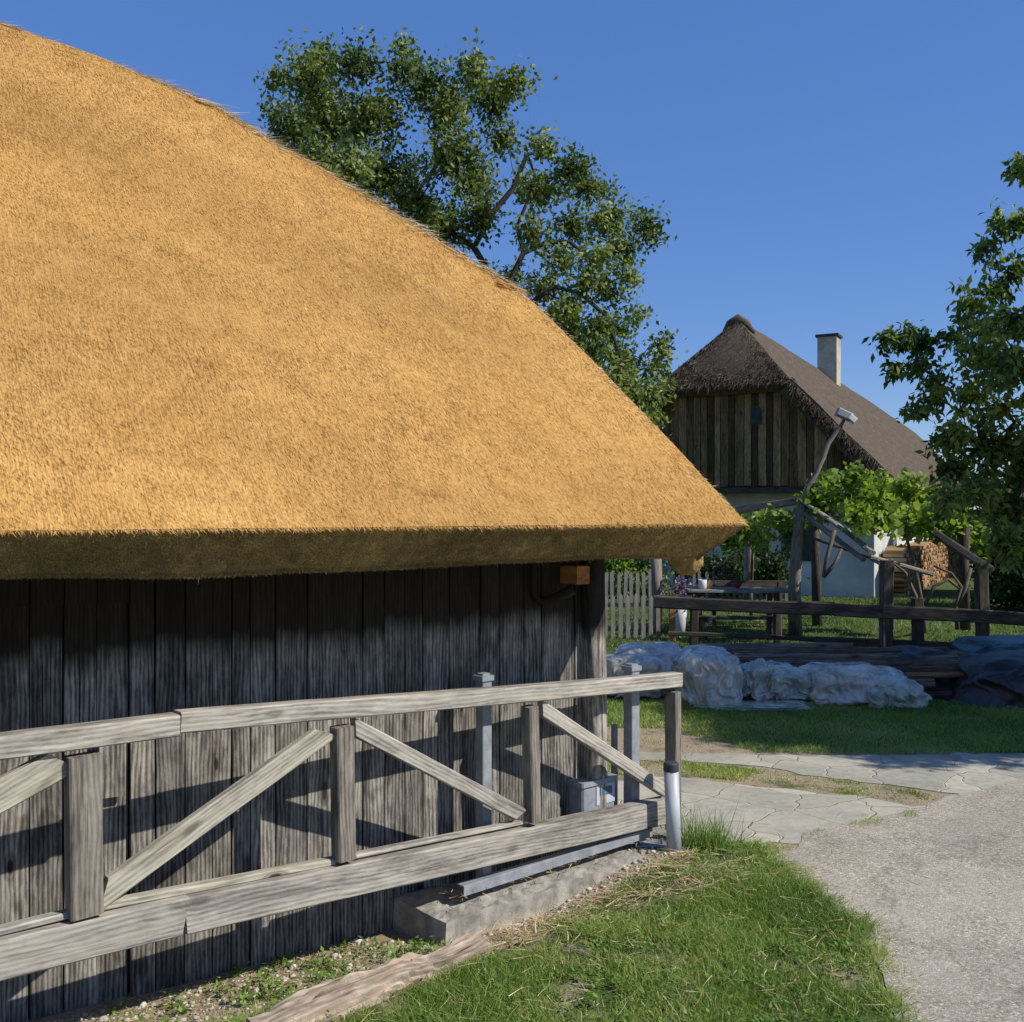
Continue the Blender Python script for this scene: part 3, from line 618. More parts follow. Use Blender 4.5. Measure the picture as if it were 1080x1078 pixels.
# cut thatch edge (fascia) and soffit, ring around the eave
FD,FI=.20,.21
def ringrow(inw,dz,jit=0):
    pts=[]
    for a in np.linspace(UL,UE-inw,220): pts.append(EX(a,NE+inw,ZE+dz))
    for b_ in np.linspace(NE+inw,NE+2*KR-inw,140)[1:]: pts.append(EX(UE-inw,b_,ZE+dz))
    for a in np.linspace(UE-inw,UL,60)[1:]: pts.append(EX(a,NE+2*KR-inw,ZE+dz))
    P_=np.array(pts)
    if jit: P_+=rng.normal(0,jit,P_.shape)
    return P_
rows=[]
for s in np.linspace(0,1,9):
    rr=ringrow(FI*s,-FD*s,.0 if s==0 else .0015)
    if s==1: rr[:,2]+=rng.normal(0,.004,len(rr))
    und=np.array([noise.noise(Vector(p)*1.1) for p in rr]); rr[:,2]+=und*.03*s; rows.append(rr)
rows.append(ringrow(FI+.55,-FD+.38)); rows.append(ringrow(1.3,-FD+.95))
R_=np.stack(rows); nr,nc,_=R_.shape; i,j=np.meshgrid(np.arange(nr-1),np.arange(nc-1),indexing='ij'); q=(i*nc+j).ravel()
vv=R_.reshape(-1,3); eavec=np.full(len(vv),.6)
mk('eave_edge',vv,np.stack([q,q+nc,q+nc+1,q+1],1),M['cut'],barn,g=vv,c=eavec,smooth=False)
# stubble: reed ends lying on the slope
def stubble(name,n,parent):
    k=np.sqrt(rng.random(int(n*1.6)))*KR; k=KR*rng.random(int(n*1.6)); uu=UE-6.6+rng.random(len(k))*6.7
    ok=uu<UE+np.interp(k,kk,kw[:,1])-.005; k=k[ok][:n]; uu=uu[ok][:n]; n=len(k)
    nn=np.array([noise.noise((a*.9,b*.9,3.3))*.035+noise.noise((a*3.5,b*3.5,1.3))*.012 for a,b in zip(uu,k)])*np.clip(k/.3,.15,1)
    P_=U*uu[:,None]+N*(NE+k)[:,None]+V(0,0,1)*(ZE+k*TP)[:,None]+rn*(nn)[:,None]
    down=nrm(-N-V(0,0,TP)); dv=down+rn*rng.uniform(.0,.22,n)[:,None]+U*rng.normal(.30,.32,n)[:,None]
    dv/=np.linalg.norm(dv,axis=1)[:,None]; side=np.cross(dv,rn)+rng.normal(0,.22,(n,3)); side/=np.linalg.norm(side,axis=1)[:,None]
    L=rng.uniform(.016,.045,n); P_=P_-rn*.002
    v,f,mm=blades(P_,dv,side,L,rng.uniform(.003,.0075,n),rng.normal(0,.002,(n,3)),1)
    c=np.clip(.56+rng.normal(0,.2,n)+.26*np.array([noise.noise((a*.8,b*2.2,7)) for a,b in zip(uu,k)])+.2*np.array([noise.noise((a*5,b*8,7)) for a,b in zip(uu,k)]),0,1)
    return v,f,np.repeat(c,mm)
v,f,c=stubble('stubble',430000,barn)
g_=np.repeat(rng.uniform(-5,5,(len(v)//4,3)),4,0)
mk('roof_straw',v,f,M['thatch'],roof,g=g_,c=c)
# bristles on cut face, bottom fringe
n=170000; uu=UE-6.6+rng.random(n)*6.6; s=rng.random(n); s[:20000]=rng.uniform(.93,1,20000)
uu=np.minimum(uu,UE-FI*s); P_=U*uu[:,None]+N*(NE+FI*s)[:,None]+V(0,0,1)*(ZE-FD*s)[:,None]
und=np.array([noise.noise(Vector(p)*1.1) for p in P_]); P_[:,2]+=und*.03*s
fn=nrm(-N*FD-V(0,0,FI)); dv=fn+rng.normal(0,.45,(n,3))+V(0,0,-.2); dv/=np.linalg.norm(dv,axis=1)[:,None]; side=np.cross(dv,rdir(n)); side/=np.linalg.norm(side,axis=1)[:,None]
L=rng.uniform(.006,.016,n); L[:20000]*=1.3; L[:60]*=2.5
v,f,mm=blades(P_-fn*.003,dv,side,L,rng.uniform(.003,.006,n),np.zeros((n,3)),1)
g_=np.repeat(rng.uniform(-5,5,(n,3)),4,0); mk('eave_straw',v,f,M['cut'],roof,g=g_,c=np.repeat(np.clip(rng.normal(.62,.24,n),0,1),mm))
# stray long straws and ragged courses along the hip
mb_v=[];n=2400; al=np.concatenate([[0],np.cumsum(np.linalg.norm(np.diff(kw,axis=0),axis=1))]); t=np.interp(al[-1]*rng.random(n)**.8,al,kw[:,0])
P_=np.array([Pf[0,0]*0+ (U*(UE+wedge(k)-abs(random.gauss(0,.05)))+N*(NE+k)+V(0,0,ZE+k*TP)) for k in t])+rn*.005
dv=U*rng.uniform(.4,1.2,n)[:,None]+nrm(-N-V(0,0,1))*rng.uniform(.1,1.0,n)[:,None]+rn*(rng.uniform(-.05,.10,n)+(t>1.9)*rng.uniform(0,.35,n))[:,None]; dv/=np.linalg.norm(dv,axis=1)[:,None]
side=np.cross(dv,rdir(n)); side/=np.linalg.norm(side,axis=1)[:,None]; L=rng.uniform(.02,.12,n); L=np.where(t<1.6,L*.35,L*1.25); L[:22]=np.where(t[:22]>1.9,rng.uniform(.15,.3,22),.03)
v,f,mm=blades(P_,dv,side,L,rng.uniform(.003,.006,n),rng.normal(0,.01,(n,3)),2)
mk('ridge_straw',v,f,M['straw'],roof,c=np.repeat(rng.uniform(.5,1,n),mm))
# straw tufts sticking out as steps on the hip
for px,py in ((545,303),(232,113),(320,168)):
    mb=MB()
    c0=onplane(px,py,C0,rn)
    for _ in range(16):
        a=c0+rng.normal(0,.012,3)-U*.16-rn*.01; tube(mb,[a,a+U*random.uniform(.18,.25)+V(0,0,random.uniform(-.05,-.02))],[.004,.003],4,c=random.random())
    mb.build('straw_tuft',M['thatch'],roof)
# hanging thatch lip of gable side
cc=atY(722,588,7.35); bm=bmesh.new(); bmesh.ops.create_icosphere(bm,subdivisions=4,radius=1)
for v_ in bm.verts:
    p=Vector(v_.co); s_=1+.15*noise.noise(p*2.5); q=V(*p)*s_; v_.co=Vector(cc+U*q[0]*.12+N*q[1]*.14+V(0,0,q[2]*.13-.05*q[0]))
me=bpy.data.meshes.new('gable_lip'); bm.to_mesh(me); bm.free(); a=me.attributes.new('gv','FLOAT_VECTOR','POINT'); a=me.attributes.new('gc','FLOAT','POINT'); a.data.foreach_set('value',np.full(len(me.vertices),.1,np.float32))
me.materials.append(M['cut']); ol=bpy.data.objects.new('gable_lip',me); C.objects.link(ol); ol.parent=barn; ol.location=-Vector(barn.location)

# ------------------------------------------------------------------ wooden sliding gate
gate=empty('sliding_gate',gp(350,950)*V(1,1,0),'weathered timber rail gate with diagonal braces standing along barn wall','gate')
def gbeam(name,px0,px1,w,t,back,mat,c=.5,skew=0,jit=.0016,label=None):
    mb=MB(); beam(mb,gp(*px0,back=back),gp(*px1,back=back),w,t,GN,bev=.007,jit=jit,seg=.2,c=c,skew=skew); o=mb.build(name,M[mat],gate)
    if label: o['label']=label
    return o
T=.10
gbeam('top_rail',(-230,816),(185,765.5),.096,T,.05,'rail',.8)
gbeam('top_rail',(187,763),(715,717.5),.096,T*.9,.05,'rail',.65)
gbeam('bottom_rail',(-230,1065),(191,965),.165,.11,.055,'rail',.35,skew=-.015)
gbeam('bottom_rail',(191.5,966),(703,854.5),.165,.105,.052,'rail',.45,skew=-.012)
gbeam('ledger',(-230,1040),(76,964),.03,.06,.065,'rail',.7)
gbeam('ledger',(106,957),(351,908),.035,.06,.075,'brace',.4)
gbeam('ledger',(373,903),(548,868),.022,.06,.07,'rail',.7)
for a,b_,wd,tt in (((86.5,797),(89,966),.135,.085),((361.5,767),(363,907),.10,.085),((559,746),(561.5,867),.075,.085),((709.5,730),(710,876),.062,.10)):
    gbeam('post',a,b_,wd,tt,.035 if wd>.07 else .05,'post',.6 if wd<.08 else .45)
gbeam('brace',(-90,888),(66,803),.135,.045,.055,'brace',.4,skew=.05)
gbeam('brace',(108,945),(343,773),.105,.05,.05,'brace',.5,skew=.05)
gbeam('brace',(372,768),(547,860),.085,.05,.055,'rail',.6,skew=-.03)
gbeam('brace',(570,748),(701,836),.085,.05,.055,'rail',.75,skew=-.03)

# steel guide posts
def steelpost(px,ptop,back,size,label,mat='steel',name='guide_post',cap=True,group=None):
    b=gp(px,900,back); p=V(b[0],b[1],-.1); zt=gp(px,ptop,back)[2]
    e=empty(name,p*V(1,1,0),label,'post',group); mb=MB(); beam(mb,p,V(p[0],p[1],zt-(.02 if cap else 0)),size,size,GN,bev=.004,jit=.0003,seg=1); mb.build('shaft',M[mat],e)
    if cap:
        mb=MB(); beam(mb,V(p[0],p[1],zt-.03),V(p[0],p[1],zt),size+.02,size+.02,GN,bev=.003,jit=0,seg=1); 
        beam(mb,V(p[0],p[1],zt),V(p[0],p[1],zt+.012),size*.8,size*.8,GN,bev=.003,jit=0,seg=1); mb.build('cap',M[mat],e)
    return e
steelpost(510,713,.19,.07,'square steel post with cap rising behind the middle of the gate')
steelpost(666,703,.17,.078,'square steel post with cap just beyond the barn corner')
steelpost(648,765,.30,.035,'thin bare steel post between barn corner and capped post',cap=False,name='steel_stake')
# gate motor box
mc=gp(622,850,.26); mz=.10; e=empty('gate_motor',mc*V(1,1,0),'small grey and white gate motor housing on ground behind the rail','motor')
mb=MB(); o_=V(mc[0],mc[1],-.1); zt_=gp(612,828,.2)[2]
beam(mb,o_-GU*0+V(0,0,0),V(mc[0],mc[1],zt_-.02),.30,.17,GN,bev=.012,jit=0,seg=1); mb.build('housing',M['steel'],e)
mb=MB(); q=V(mc[0],mc[1],zt_-.09)-GN*.088+GU*.055; beam(mb,q-GU*.085,q+GU*.085,.13,.006,GN,bev=.002,jit=0,seg=1); mb.build('front_panel',M['whitebox'],e)
mb=MB(); beam(mb,V(mc[0],mc[1],zt_-.019),V(mc[0],mc[1],zt_+.012),.33,.20,GN,bev=.01,jit=0,seg=1); mb.build('lid',M['steel'],e)
mb=MB(); q=V(mc[0],mc[1],zt_-.07)-GN*.093+GU*.055; beam(mb,q-GU*.055,q+GU*.055,.05,.006,GN,bev=.001,jit=0,seg=1); mb.build('label_plate',M['blue'],e)
# grey pipe bollard
bp=atY(711,540,6.62)*V(1,1,0); e=empty('pipe_bollard',bp,'short grey plastic pipe with dark cap at end of the gate','bollard')
def cyl(mb,p,r0,r1,z0,z1,sides=24): tube(mb,[V(p[0],p[1],z0),V(p[0],p[1],z1)],[r0,r1],sides)
ztb=H-(805-540)/F*6.62
lean=V(-.02,0,0)
mb=MB(); tube(mb,[bp+V(0.006,0,-.1),bp+lean+V(0,0,ztb-.05)],[.047,.047],24); mb.build('pipe',M['pvc'],e,smooth=True)
mb=MB(); tube(mb,[bp+lean+V(0,0,ztb-.055),bp+lean+V(0,0,ztb-.008),bp+lean+V(0,0,ztb)],[.05,.05,.044],24); mb.build('cap',M['black'],e)
# concrete footing, track, foot plate
bm=bmesh.new(); nxs=60; 
def footing(name,o_,la,lb,z0,z1,mat,label,cat,seed=1,rough=.015):
    vs=[];fs=[]; na,nb,nz=60,16,5
    def P_(a,b,c):
        p=o_+GU*la*a+GN*lb*b+V(0,0,z0+(z1-z0)*c); q=Vector(p*6); nzv=noise.noise_vector(q); q2=noise.noise_vector(Vector(p*22)); return p+V(*nzv)*rough*1.2+V(*q2)*rough*.6
    mbb=MB()
    def patch(fn,n1,n2):
        v=[fn(i/n1,j/n2) for i in range(n1+1) for j in range(n2+1)]; mbb.add(v,[(i*(n2+1)+j,(i+1)*(n2+1)+j,(i+1)*(n2+1)+j+1,i*(n2+1)+j+1) for i in range(n1) for j in range(n2)])
    patch(lambda a,b:P_(a,b,1),na,nb); patch(lambda a,c:P_(a,0,c),na,nz); patch(lambda b,c:P_(0,b,c),nb,nz); patch(lambda a,c:P_(a,1,c),na,nz); patch(lambda b,c:P_(1,b,c),nb,nz)
    return tag(mbb.build(name,M[mat],smooth=False),label,cat)
footing('concrete_footing',K0,2.15,.55,-.35,.055,'stone','rough concrete footing block under bottom rail of the gate','footing')
mb=MB(); t0=onplane(489,931,K0+GN*.10,GN); t1=onplane(688,889,K0+GN*.10,GN); t0[2]=.085; t1[2]=.085
beam(mb,t0,t1,.055,.006,GN,bev=.001,jit=.0004,seg=.3); beam(mb,t0+V(0,0,.026)+GN*.03,t1+V(0,0,.026)+GN*.03,.006,.06,GN,bev=.001,jit=.0003)
tag(mb.build('guide_track',M['steel']),'long steel angle guide track lying on the concrete footing','rail')
mb=MB(); pc_=atY(690,540,6.72)*V(1,1,0); beam(mb,pc_-V(.13,0,-.012),pc_+V(.10,.02,.012),.10,.012,V(0,0,1),jit=0,bev=.002); 
for dx in (-.09,.05): tube(mb,[pc_+V(dx,0,.01),pc_+V(dx,0,.05)],[.01,.01],8)
tag(mb.build('foot_plate',M['steel']),'flat steel foot plate with bolts beside the grey pipe','plate')
# weathered log in the grass
mb=MB(); l0=G(268,1100,.0); l1=G(508,1000,0.0)
pts=[l0+(l1-l0)*t+V(0,0,.03+.02*math.sin(t*5)) for t in np.linspace(0,1,14)]
pts=[l0+(l1-l0)*t+V(0,0,-.01+.02*math.sin(t*5)) for t in np.linspace(0,1,70)]; tube(mb,pts,[.085+.015*math.sin(t*7) for t in np.linspace(0,1,70)],36,c=.55)
for vv_ in mb.v:
    for q_ in range(len(vv_)):
        p_=Vector(vv_[q_]); dl=np.array(l1-l0)/np.linalg.norm(l1-l0); al_=float(np.dot(vv_[q_]-l0,dl)); ang=math.atan2(vv_[q_][2],float(np.dot(vv_[q_]-l0,V(-dl[1],dl[0],0)))); m_=noise.noise((al_*2,ang*2.2,1))*.035+noise.noise((al_*3,ang*9,5))*.02+noise.noise((al_*14,ang*22,5))*.008; vv_[q_]+=V(0,0,1)*m_*1.2+V(-dl[1],dl[0],0)*m_*(1 if math.cos(ang)>0 else -1)
M['oldlog']=wood('old_log',(.13,.10,.075),(.36,.29,.22),(.60,.51,.40),warm=(.32,.17,.09),tonevar=.2)
tag(mb.build('fallen_log',M['oldlog'],smooth=False),'old weathered log half sunk at edge of the lawn','log')

# ------------------------------------------------------------------ far farmhouse
hr=nrm([.495,.869,0]); hg=nrm([.869,-.495,0]); hG=V(.2083*27,27,0)
def onG(px): R=(px-540)/F; a=(R*hG[1]-hG[0])/(hg[0]-R*hg[1]); return a
def HP(a,b,z): return hG+hg*a+hr*b+V(0,0,z)
aR=onG(948); aH=1.75; zH=5.62; zE=2.9; sl=(zH-zE)/(aR-aH); zR=zH+aH*sl; aL=-aR; hb=1.1; LB=17.5
house=empty('farmhouse',hG,'old farmhouse with brown thatched roof and plank gable behind the garden','house')
def grid(mb,P00,P01,P10,P11,n1,n2,nz=.04,fr=.8,bul=0,gdir=0):
    v=[];gs=[]
    for i in range(n1+1):
        s=i/n1
        for j in range(n2+1):
            t=j/n2; p=(P00*(1-t)+P01*t)*(1-s)+(P10*(1-t)+P11*t)*s
            p=p+V(*noise.noise_vector(Vector(p*fr)))*nz + V(0,0,bul*math.sin(math.pi*t)*math.sin(math.pi*s)); v.append(p)
            L1=np.linalg.norm(P10-P00); gs.append((s*L1 if gdir==0 else t*L1, t*9 if gdir==0 else s*9,0))
    mb.add(v,[(i*(n2+1)+j,i*(n2+1)+j+1,(i+1)*(n2+1)+j+1,(i+1)*(n2+1)+j) for i in range(n1) for j in range(n2)],gs,.5)
mb=MB(); ap=HP(0,hb,zR); apb=HP(0,LB,zR-.45); fo=-.45
hipL=HP(-aH-.1,fo,zH-.15); hipR=HP(aH+.1,fo,zH-.15); eR=HP(aR+.15,fo,zE-.1); eL=HP(aL-.15,fo,zE-.1)
eRb=HP(aR+.15,LB+1.5,zE-.1); eLb=HP(aL-.15,LB+1.5,zE-.1); hRb=HP(aH+.3,LB+1,zH-.2); hLb=HP(-aH-.3,LB+1,zH-.2)
# right slope: fan from apex; split along hip eave line
grid(mb,ap,apb,hipR,hRb,14,40); grid(mb,hipR,hRb,eR,eRb,20,40,bul=.08)
grid(mb,apb,ap,hLb,hipL,14,40); grid(mb,hLb,hipL,eLb,eL,20,40,bul=.08)
grid(mb,ap,ap,hipL,hipR,14,16,bul=.12); grid(mb,apb,apb,hRb,hLb,14,10); 
# thick edges
def edge(a,b,drop,n=20): grid(mb,a+V(0,0,.03),b+V(0,0,.03),a+drop,b+drop,2,n)
dr=V(0,0,-.30)+hr*.05; edge(hipL,hipR,V(0,0,-.22)+hr*.3); edge(hipR,eR,V(*(-hg*.28))+V(0,0,-.28)); edge(eR,eRb,V(*(-hg*.25))+V(0,0,-.22),40); edge(eL,hipL,V(*(hg*.28))+V(0,0,-.28)); edge(eLb,eL,V(*(hg*.25))+V(0,0,-.22),40)
# soffit
grid(mb,hipL+V(*(hr*.3))+V(0,0,-.22),hipR+V(*(hr*.3))+V(0,0,-.22),HP(-aH,.3,zH),HP(aH,.3,zH),2,8,nz=.0)
for sgn,hp,ee in ((1,hipR,eR),(-1,hipL,eL)):
    dd=V(*(-hg*.28*sgn))+V(0,0,-.28); grid(mb,hp+dd,ee+dd,hp+dd+hr*.9,ee+dd+hr*.9,2,10,nz=.01)
roofH=mb.build('roof',M['oldthatch'],house,smooth=True)
# shaggy straws on the far roof edge
n=16000; t=rng.random(n); s=rng.random(n)
P1=hipL+(hipR-hipL)*t[:,None]; P2=ap+(P1-ap)*np.sqrt(s)[:,None]; dd=nrm((hipL+hipR)/2-ap)
P3=hipR+(eR-hipR)*t[:,None]; sel=rng.random(n)<.35
P_=np.where(sel[:,None],P3-V(0,0,1)*(.3*s)[:,None],P2)
dv=np.tile(dd,(n,1))+rng.normal(0,.25,(n,3)); dv[:,2]+=.12; side=np.cross(dv,rdir(n)); side/=np.linalg.norm(side,axis=1)[:,None]
v,f,mm=blades(P_,dv,side,rng.uniform(.08,.26,n),rng.uniform(.012,.03,n),np.zeros((n,3)),1)
mk('roof_reed',v,f,M['oldthatch'],roofH,g=np.repeat(rng.uniform(-5,5,(n,3)),4,0),c=np.repeat(rng.uniform(.2,1,n),mm))
mb=MB(); bmv=ap+V(0,0,-.02); tube(mb,[bmv-hg*.45+V(0,0,-.42),bmv-hg*.2+V(0,0,-.14),bmv+V(0,0,-.03),bmv+hg*.2+V(0,0,-.14),bmv+hg*.45+V(0,0,-.42)],[.05,.14,.17,.14,.05],10,jit=.08,c=.9); mb.build('ridge_cap',M['oldthatch'],house,smooth=True)
# chimney
tt=(8.9); cb_=ap+hr*9.4; zc=8.28
ch=MB(); o_=cb_+hg*.02-hr*.3; boxmb(ch,V(o_[0],o_[1],5.8),hg*.66,hr*.66,V(0,0,zc-5.8)); co_=ch.build('chimney',M['chimney'],roofH)
ch=MB(); o2=o_-hg*.06-hr*.06; boxmb(ch,V(o2[0],o2[1],zc),hg*.78,hr*.78,V(0,0,.09)); ch.build('chimney_cap',M['darkwood'],house)
# gable planks
mb=MB(); a=aL+.35
zB=2.85
while a<aR-.3:
    wd=random.uniform(.16,.27); c_=a+wd/2; top=min(zH-.1, zE+(aR-abs(c_))*sl-.25)
    if top>zB+.1: beam(mb,HP(c_,0,zB+random.uniform(-.05,.02)),HP(c_,0,top),wd-.015,.03,hr,bev=.003,jit=.003,seg=.8,c=random.choice([.1,.25,.4,.6,.8,.95]))
    a+=wd
mb.build('gable_boards',M['gable'],house)
mb=MB(); boxmb(mb,HP(aL+.4,.06,zB-.1),hg*(2*aR-.8),hr*.1,V(0,0,.1))
bmg=[HP(aL+.4,.05,zB),HP(aR-.4,.05,zB),HP(aH,.05,zH),HP(-aH,.05,zH)]; mb.add(bmg,[(0,1,2,3)]); mb.build('gable_backing',M['black'],house)
mb=MB(); beam(mb,HP(aL+.2,-.1,zB-.12),HP(aR-.1,-.1,zB-.12),.16,.16,hr); mb.build('sill_beam',M['darkwood'],house)
wa=onG(798); wz=H+(540-440)/F*(hG+hg*wa)[1]
mb=MB(); pts=[]; 
for i in range(16):
    t=i/15*math.pi; pts.append((math.cos(t)*.15,.12+math.sin(t)*.14))
pts=[(.15,-.22)]+pts+[(-.15,-.22)]; vv=[HP(wa+x,-.03,wz+y) for x,y in pts]+[HP(wa+x,.02,wz+y) for x,y in pts]; n=len(pts)
mb.add(vv,[tuple(range(n))]+[(i,(i+1)%n,n+(i+1)%n,n+i) for i in range(n)]); mb.build('window',M['black'],house)
# plaster walls
mb=MB(); boxmb(mb,HP(aL+.7,.7,-.2),hg*(2*aR-1.4),hr*(LB-.5),V(0,0,3.0)); mb.build('wall',M['plaster'],house)
for wx in (-1.6,1.3):
    mb=MB(); boxmb(mb,HP(wx,.66,.9),hg*.8,hr*.03,V(0,0,1.0)); mb.build('window',M['black'],house)

# firewood stack against the house side wall
e=empty('firewood_stack',G(985,627),'stack of split firewood leaning on sunlit white wall of the farmhouse','firewood')
bv=[];bf=[];bc=[]; AW=aR-.12; bW=lambda px:(((px-540)/F)*(hG+hg*AW)[1]-(hG+hg*AW)[0])/(hr[0]-((px-540)/F)*hr[1]); P0=HP(AW,bW(952),0); P1=HP(AW,bW(1024),0); L=np.linalg.norm(P1-P0); dW=(P1-P0)/L; nW=V(-dW[1],dW[0],0); k=0
mb=MB()
zz=0
while zz<1.15:
    s=0
    while s<L:
        r=random.uniform(.05,.09)
        c0=P0+dW*(s+r)+V(0,0,zz+r*.8+random.uniform(-.015,.015))-nW*random.uniform(0,.08); a=random.uniform(0,6); vs=[c0+dW*math.cos(a+q*2*math.pi/5)*r*random.uniform(.75,1.1)+V(0,0,1)*math.sin(a+q*2*math.pi/5)*r*random.uniform(.75,1.1) for q in range(5)]
        mb.add(vs+[v_+nW*.5 for v_ in vs],[(4,3,2,1,0)]+[(q,(q+1)%5,5+(q+1)%5,5+q) for q in range(5)],None,random.random()); s+=r*2
    zz+=.125
mb.build('logs',M['cutwood'],e)
# dark shed right of the firewood
sh=empty('wooden_shed',V(13.6,27,0),'dark wooden shed with brown roof edge half hidden behind right tree','shed')
mb=MB(); s0=G(1040,632); planks_line(s0,s0+V(5,-1.2,0),0,2.4,V(0,1,0)); mb.build('wall',M['darkwood'],sh)
mb=MB(); boxmb(mb,s0+V(-.6,-.8,2.35),V(6,-1.4,0),V(.5,3.2,.5),V(0,0,.12)); mb.build('roof',M['darkwood'],sh)

# ------------------------------------------------------------------ garden: fences, pergola, table
def picket_fence(name,label,p0,p1,h,wd,gap,mat,rails=(.25,.75)):
    e=empty(name,p0,label,'fence'); L=np.linalg.norm(p1-p0); d=(p1-p0)/L; nv=V(-d[1],d[0],0); n=int(L/(wd+gap)); proto=None
    hw=wd/2
    for i in range(n):
        b=p0+d*(i+.5)*(wd+gap)
        if proto is None:
            mbp=MB(); vs=[]; prof=[(-hw,0),(hw,0),(hw,h*.93),(0,h),(-hw,h*.93)]
            for t in (-.012,.012): vs+=[d*x+nv*t+V(0,0,z) for x,z in prof]
            off=rng.uniform(-9,9,3); gs=[off+V(v_[2],np.dot(v_,d),0) for v_ in vs]
            mbp.add(vs,[(4,3,2,1,0),(5,6,7,8,9)]+[(q,(q+1)%5,5+(q+1)%5,5+q) for q in range(5)],gs,.5); o=mbp.build('picket',M[mat],None); proto=o
        else: o=proto.copy(); C.objects.link(o)
        o.parent=e; o.location=Vector(b-p0)+Vector((0,0,random.uniform(-.03,.03))); o.rotation_euler=(random.gauss(0,.015),random.gauss(0,.02),0)
    mbp=MB()
    for r_ in rails: beam(mbp,p0+V(0,0,h*r_)+nv*.035,p1+V(0,0,h*r_)+nv*.035,.06,.035,nv)
    mbp.build('rail',M[mat],e); return e
picket_fence('picket_fence','front picket fence of dark grey slats seen past the barn corner',G(610,676),G(700,674),.78,.075,.06,'picket')
picket_fence('picket_fence','pale picket fence further back in gap between barn and farmhouse',G(615,642),G(702,640),.84,.085,.07,'palewood')
picket_fence('picket_fence','low pale picket fence in front of shaded white house wall',G(728,643),G(840,641),.85,.08,.08,'palewood')
# rail fence
rf=empty('rail_fence',G(880,686),'dark timber rail fence running behind the timber pile','fence')
def rb(px0,px1,Y0,Y1,w,t,name='rail',mat='darkwood'):
    mb=MB(); beam(mb,atY(*px0,Y0),atY(*px1,Y1),w,t,V(0,1,0),jit=.008,seg=.4,bev=.02); return mb.build(name,M[mat],rf)
rb((690,636),(880,643),16.4,15.6,.20,.09); rb((880,643),(1110,657),15.6,14.6,.20,.09)
rb((705,668),(860,677),16.3,15.8,.07,.05); rb((860,676),(1110,690),15.8,14.6,.12,.06)
for px,Yp,pt,wd in ((732,16.5,640,.13),(820,16.1,640,.12),(935,15.4,592,.17),(967,15.3,632,.15),(1035,15.0,600,.16)):
    mb=MB(); t=atY(px,pt,Yp); beam(mb,t*V(1,1,0)-V(0,0,.1),t,wd,wd,V(0,1,0),jit=.006,bev=.02); mb.build('post',M['darkwood'],rf)
mb=MB(); t=G(692,668); tube(mb,[t,t+V(.02,0,.7),t+V(0,0,1.45)],[.10,.10,.095],9,jit=.05,c=.8); tag(mb.build('round_post',M['post'],smooth=True),'tall round grey post between the two picket fences','post')
mb=MB(); t=G(709,677); beam(mb,t,t+V(0,0,.55),.10,.08,V(0,1,0)); tag(mb.build('short_post',M['orange']),'short new orange brown post at end of rail fence','post')

pg=empty('pergola',G(848,668),'rough timber pergola frame with crooked posts in the garden','pergola')
def pole(pts,radii,name='post',mat='post',sides=8,c=.6):
    mb=MB(); tube(mb,pts,radii,sides,jit=.07,c=c); return mb.build(name,M[mat],pg,smooth=True)
Yp=17.8
pole([G(839,672),atY(838,620,Yp),atY(841,570,Yp),atY(846,528,Yp)],[.13,.11,.10,.09])
pole([atY(862,668,Yp+1.8),atY(861,600,Yp+1.8),atY(858,530,Yp+1.8)],[.10,.09,.08],mat='darkwood')
pole([atY(789,645,Yp+2),atY(790,600,Yp+2),atY(792,545,Yp+2)],[.10,.09,.09])
pole([atY(936,665,16.4),atY(935,590,16.4)],[.10,.10],mat='darkwood')
pole([atY(1018,665,17),atY(1016,600,17),atY(1018,540,17)],[.09,.09,.08],mat='darkwood')
def pbeam(a,b,w,t,nv=(0,1,0),mat='post',c=.8):
    mb=MB(); beam(mb,a,b,w,t,V(*nv),jit=.01,seg=.4,bev=.02,c=c); mb.build('beam',M[mat],pg)
pbeam(atY(770,540,Yp+1),atY(848,526,Yp),.14,.12); pbeam(atY(846,530,Yp),atY(920,583,16.2),.17,.05,(.5,-.8,.3)); pbeam(atY(843,540,Yp+.1),atY(912,590,16.3),.08,.08)
pbeam(atY(845,533,Yp),atY(900,541,Yp+2.6),.10,.10); pbeam(atY(790,548,Yp+2),atY(1020,546,Yp+2.4),.10,.10,mat='darkwood')
pbeam(atY(848,565,Yp),atY(935,597,16.3),.05,.05,mat='darkwood'); pbeam(atY(985,565,16),atY(1045,602,15),.12,.08,mat='darkwood'); pbeam(atY(918,590,16.2),atY(985,606,16.2),.07,.07)
mb=MB(); pc_=atY(932,592,16.3); beam(mb,pc_-V(.18,.1,.0),pc_+V(.18,.1,-.10),.20,.06,V(0,-.4,1)); mb.build('post_cap',M['post'],pg)
lp_=empty('lamp_pole',atY(848,528,Yp),'crooked bare branch holding a small floodlight above the pergola','lamp')
mb=MB(); tube(mb,[atY(x,y,Yp-.1) for x,y in ((846,530),(852,514),(861,500),(868,484),(874,468),(886,452),(890,444))],[.05,.045,.05,.045,.04,.035,.03],7,jit=.08,c=.7); mb.build('branch',M['post'],lp_,smooth=True)
mb=MB(); c_=atY(889,438,Yp-.1); beam(mb,c_-V(.10,0,-.05),c_+V(.14,0,-.06),.14,.16,V(0,1,0),bev=.02,jit=0); mb.build('housing',M['steel'],lp_)
mb=MB(); beam(mb,c_+V(.10,-.02,-.04),c_+V(.20,-.04,-.13),.10,.14,V(0,1,0),bev=.01,jit=0); mb.build('lens',M['white'],lp_)

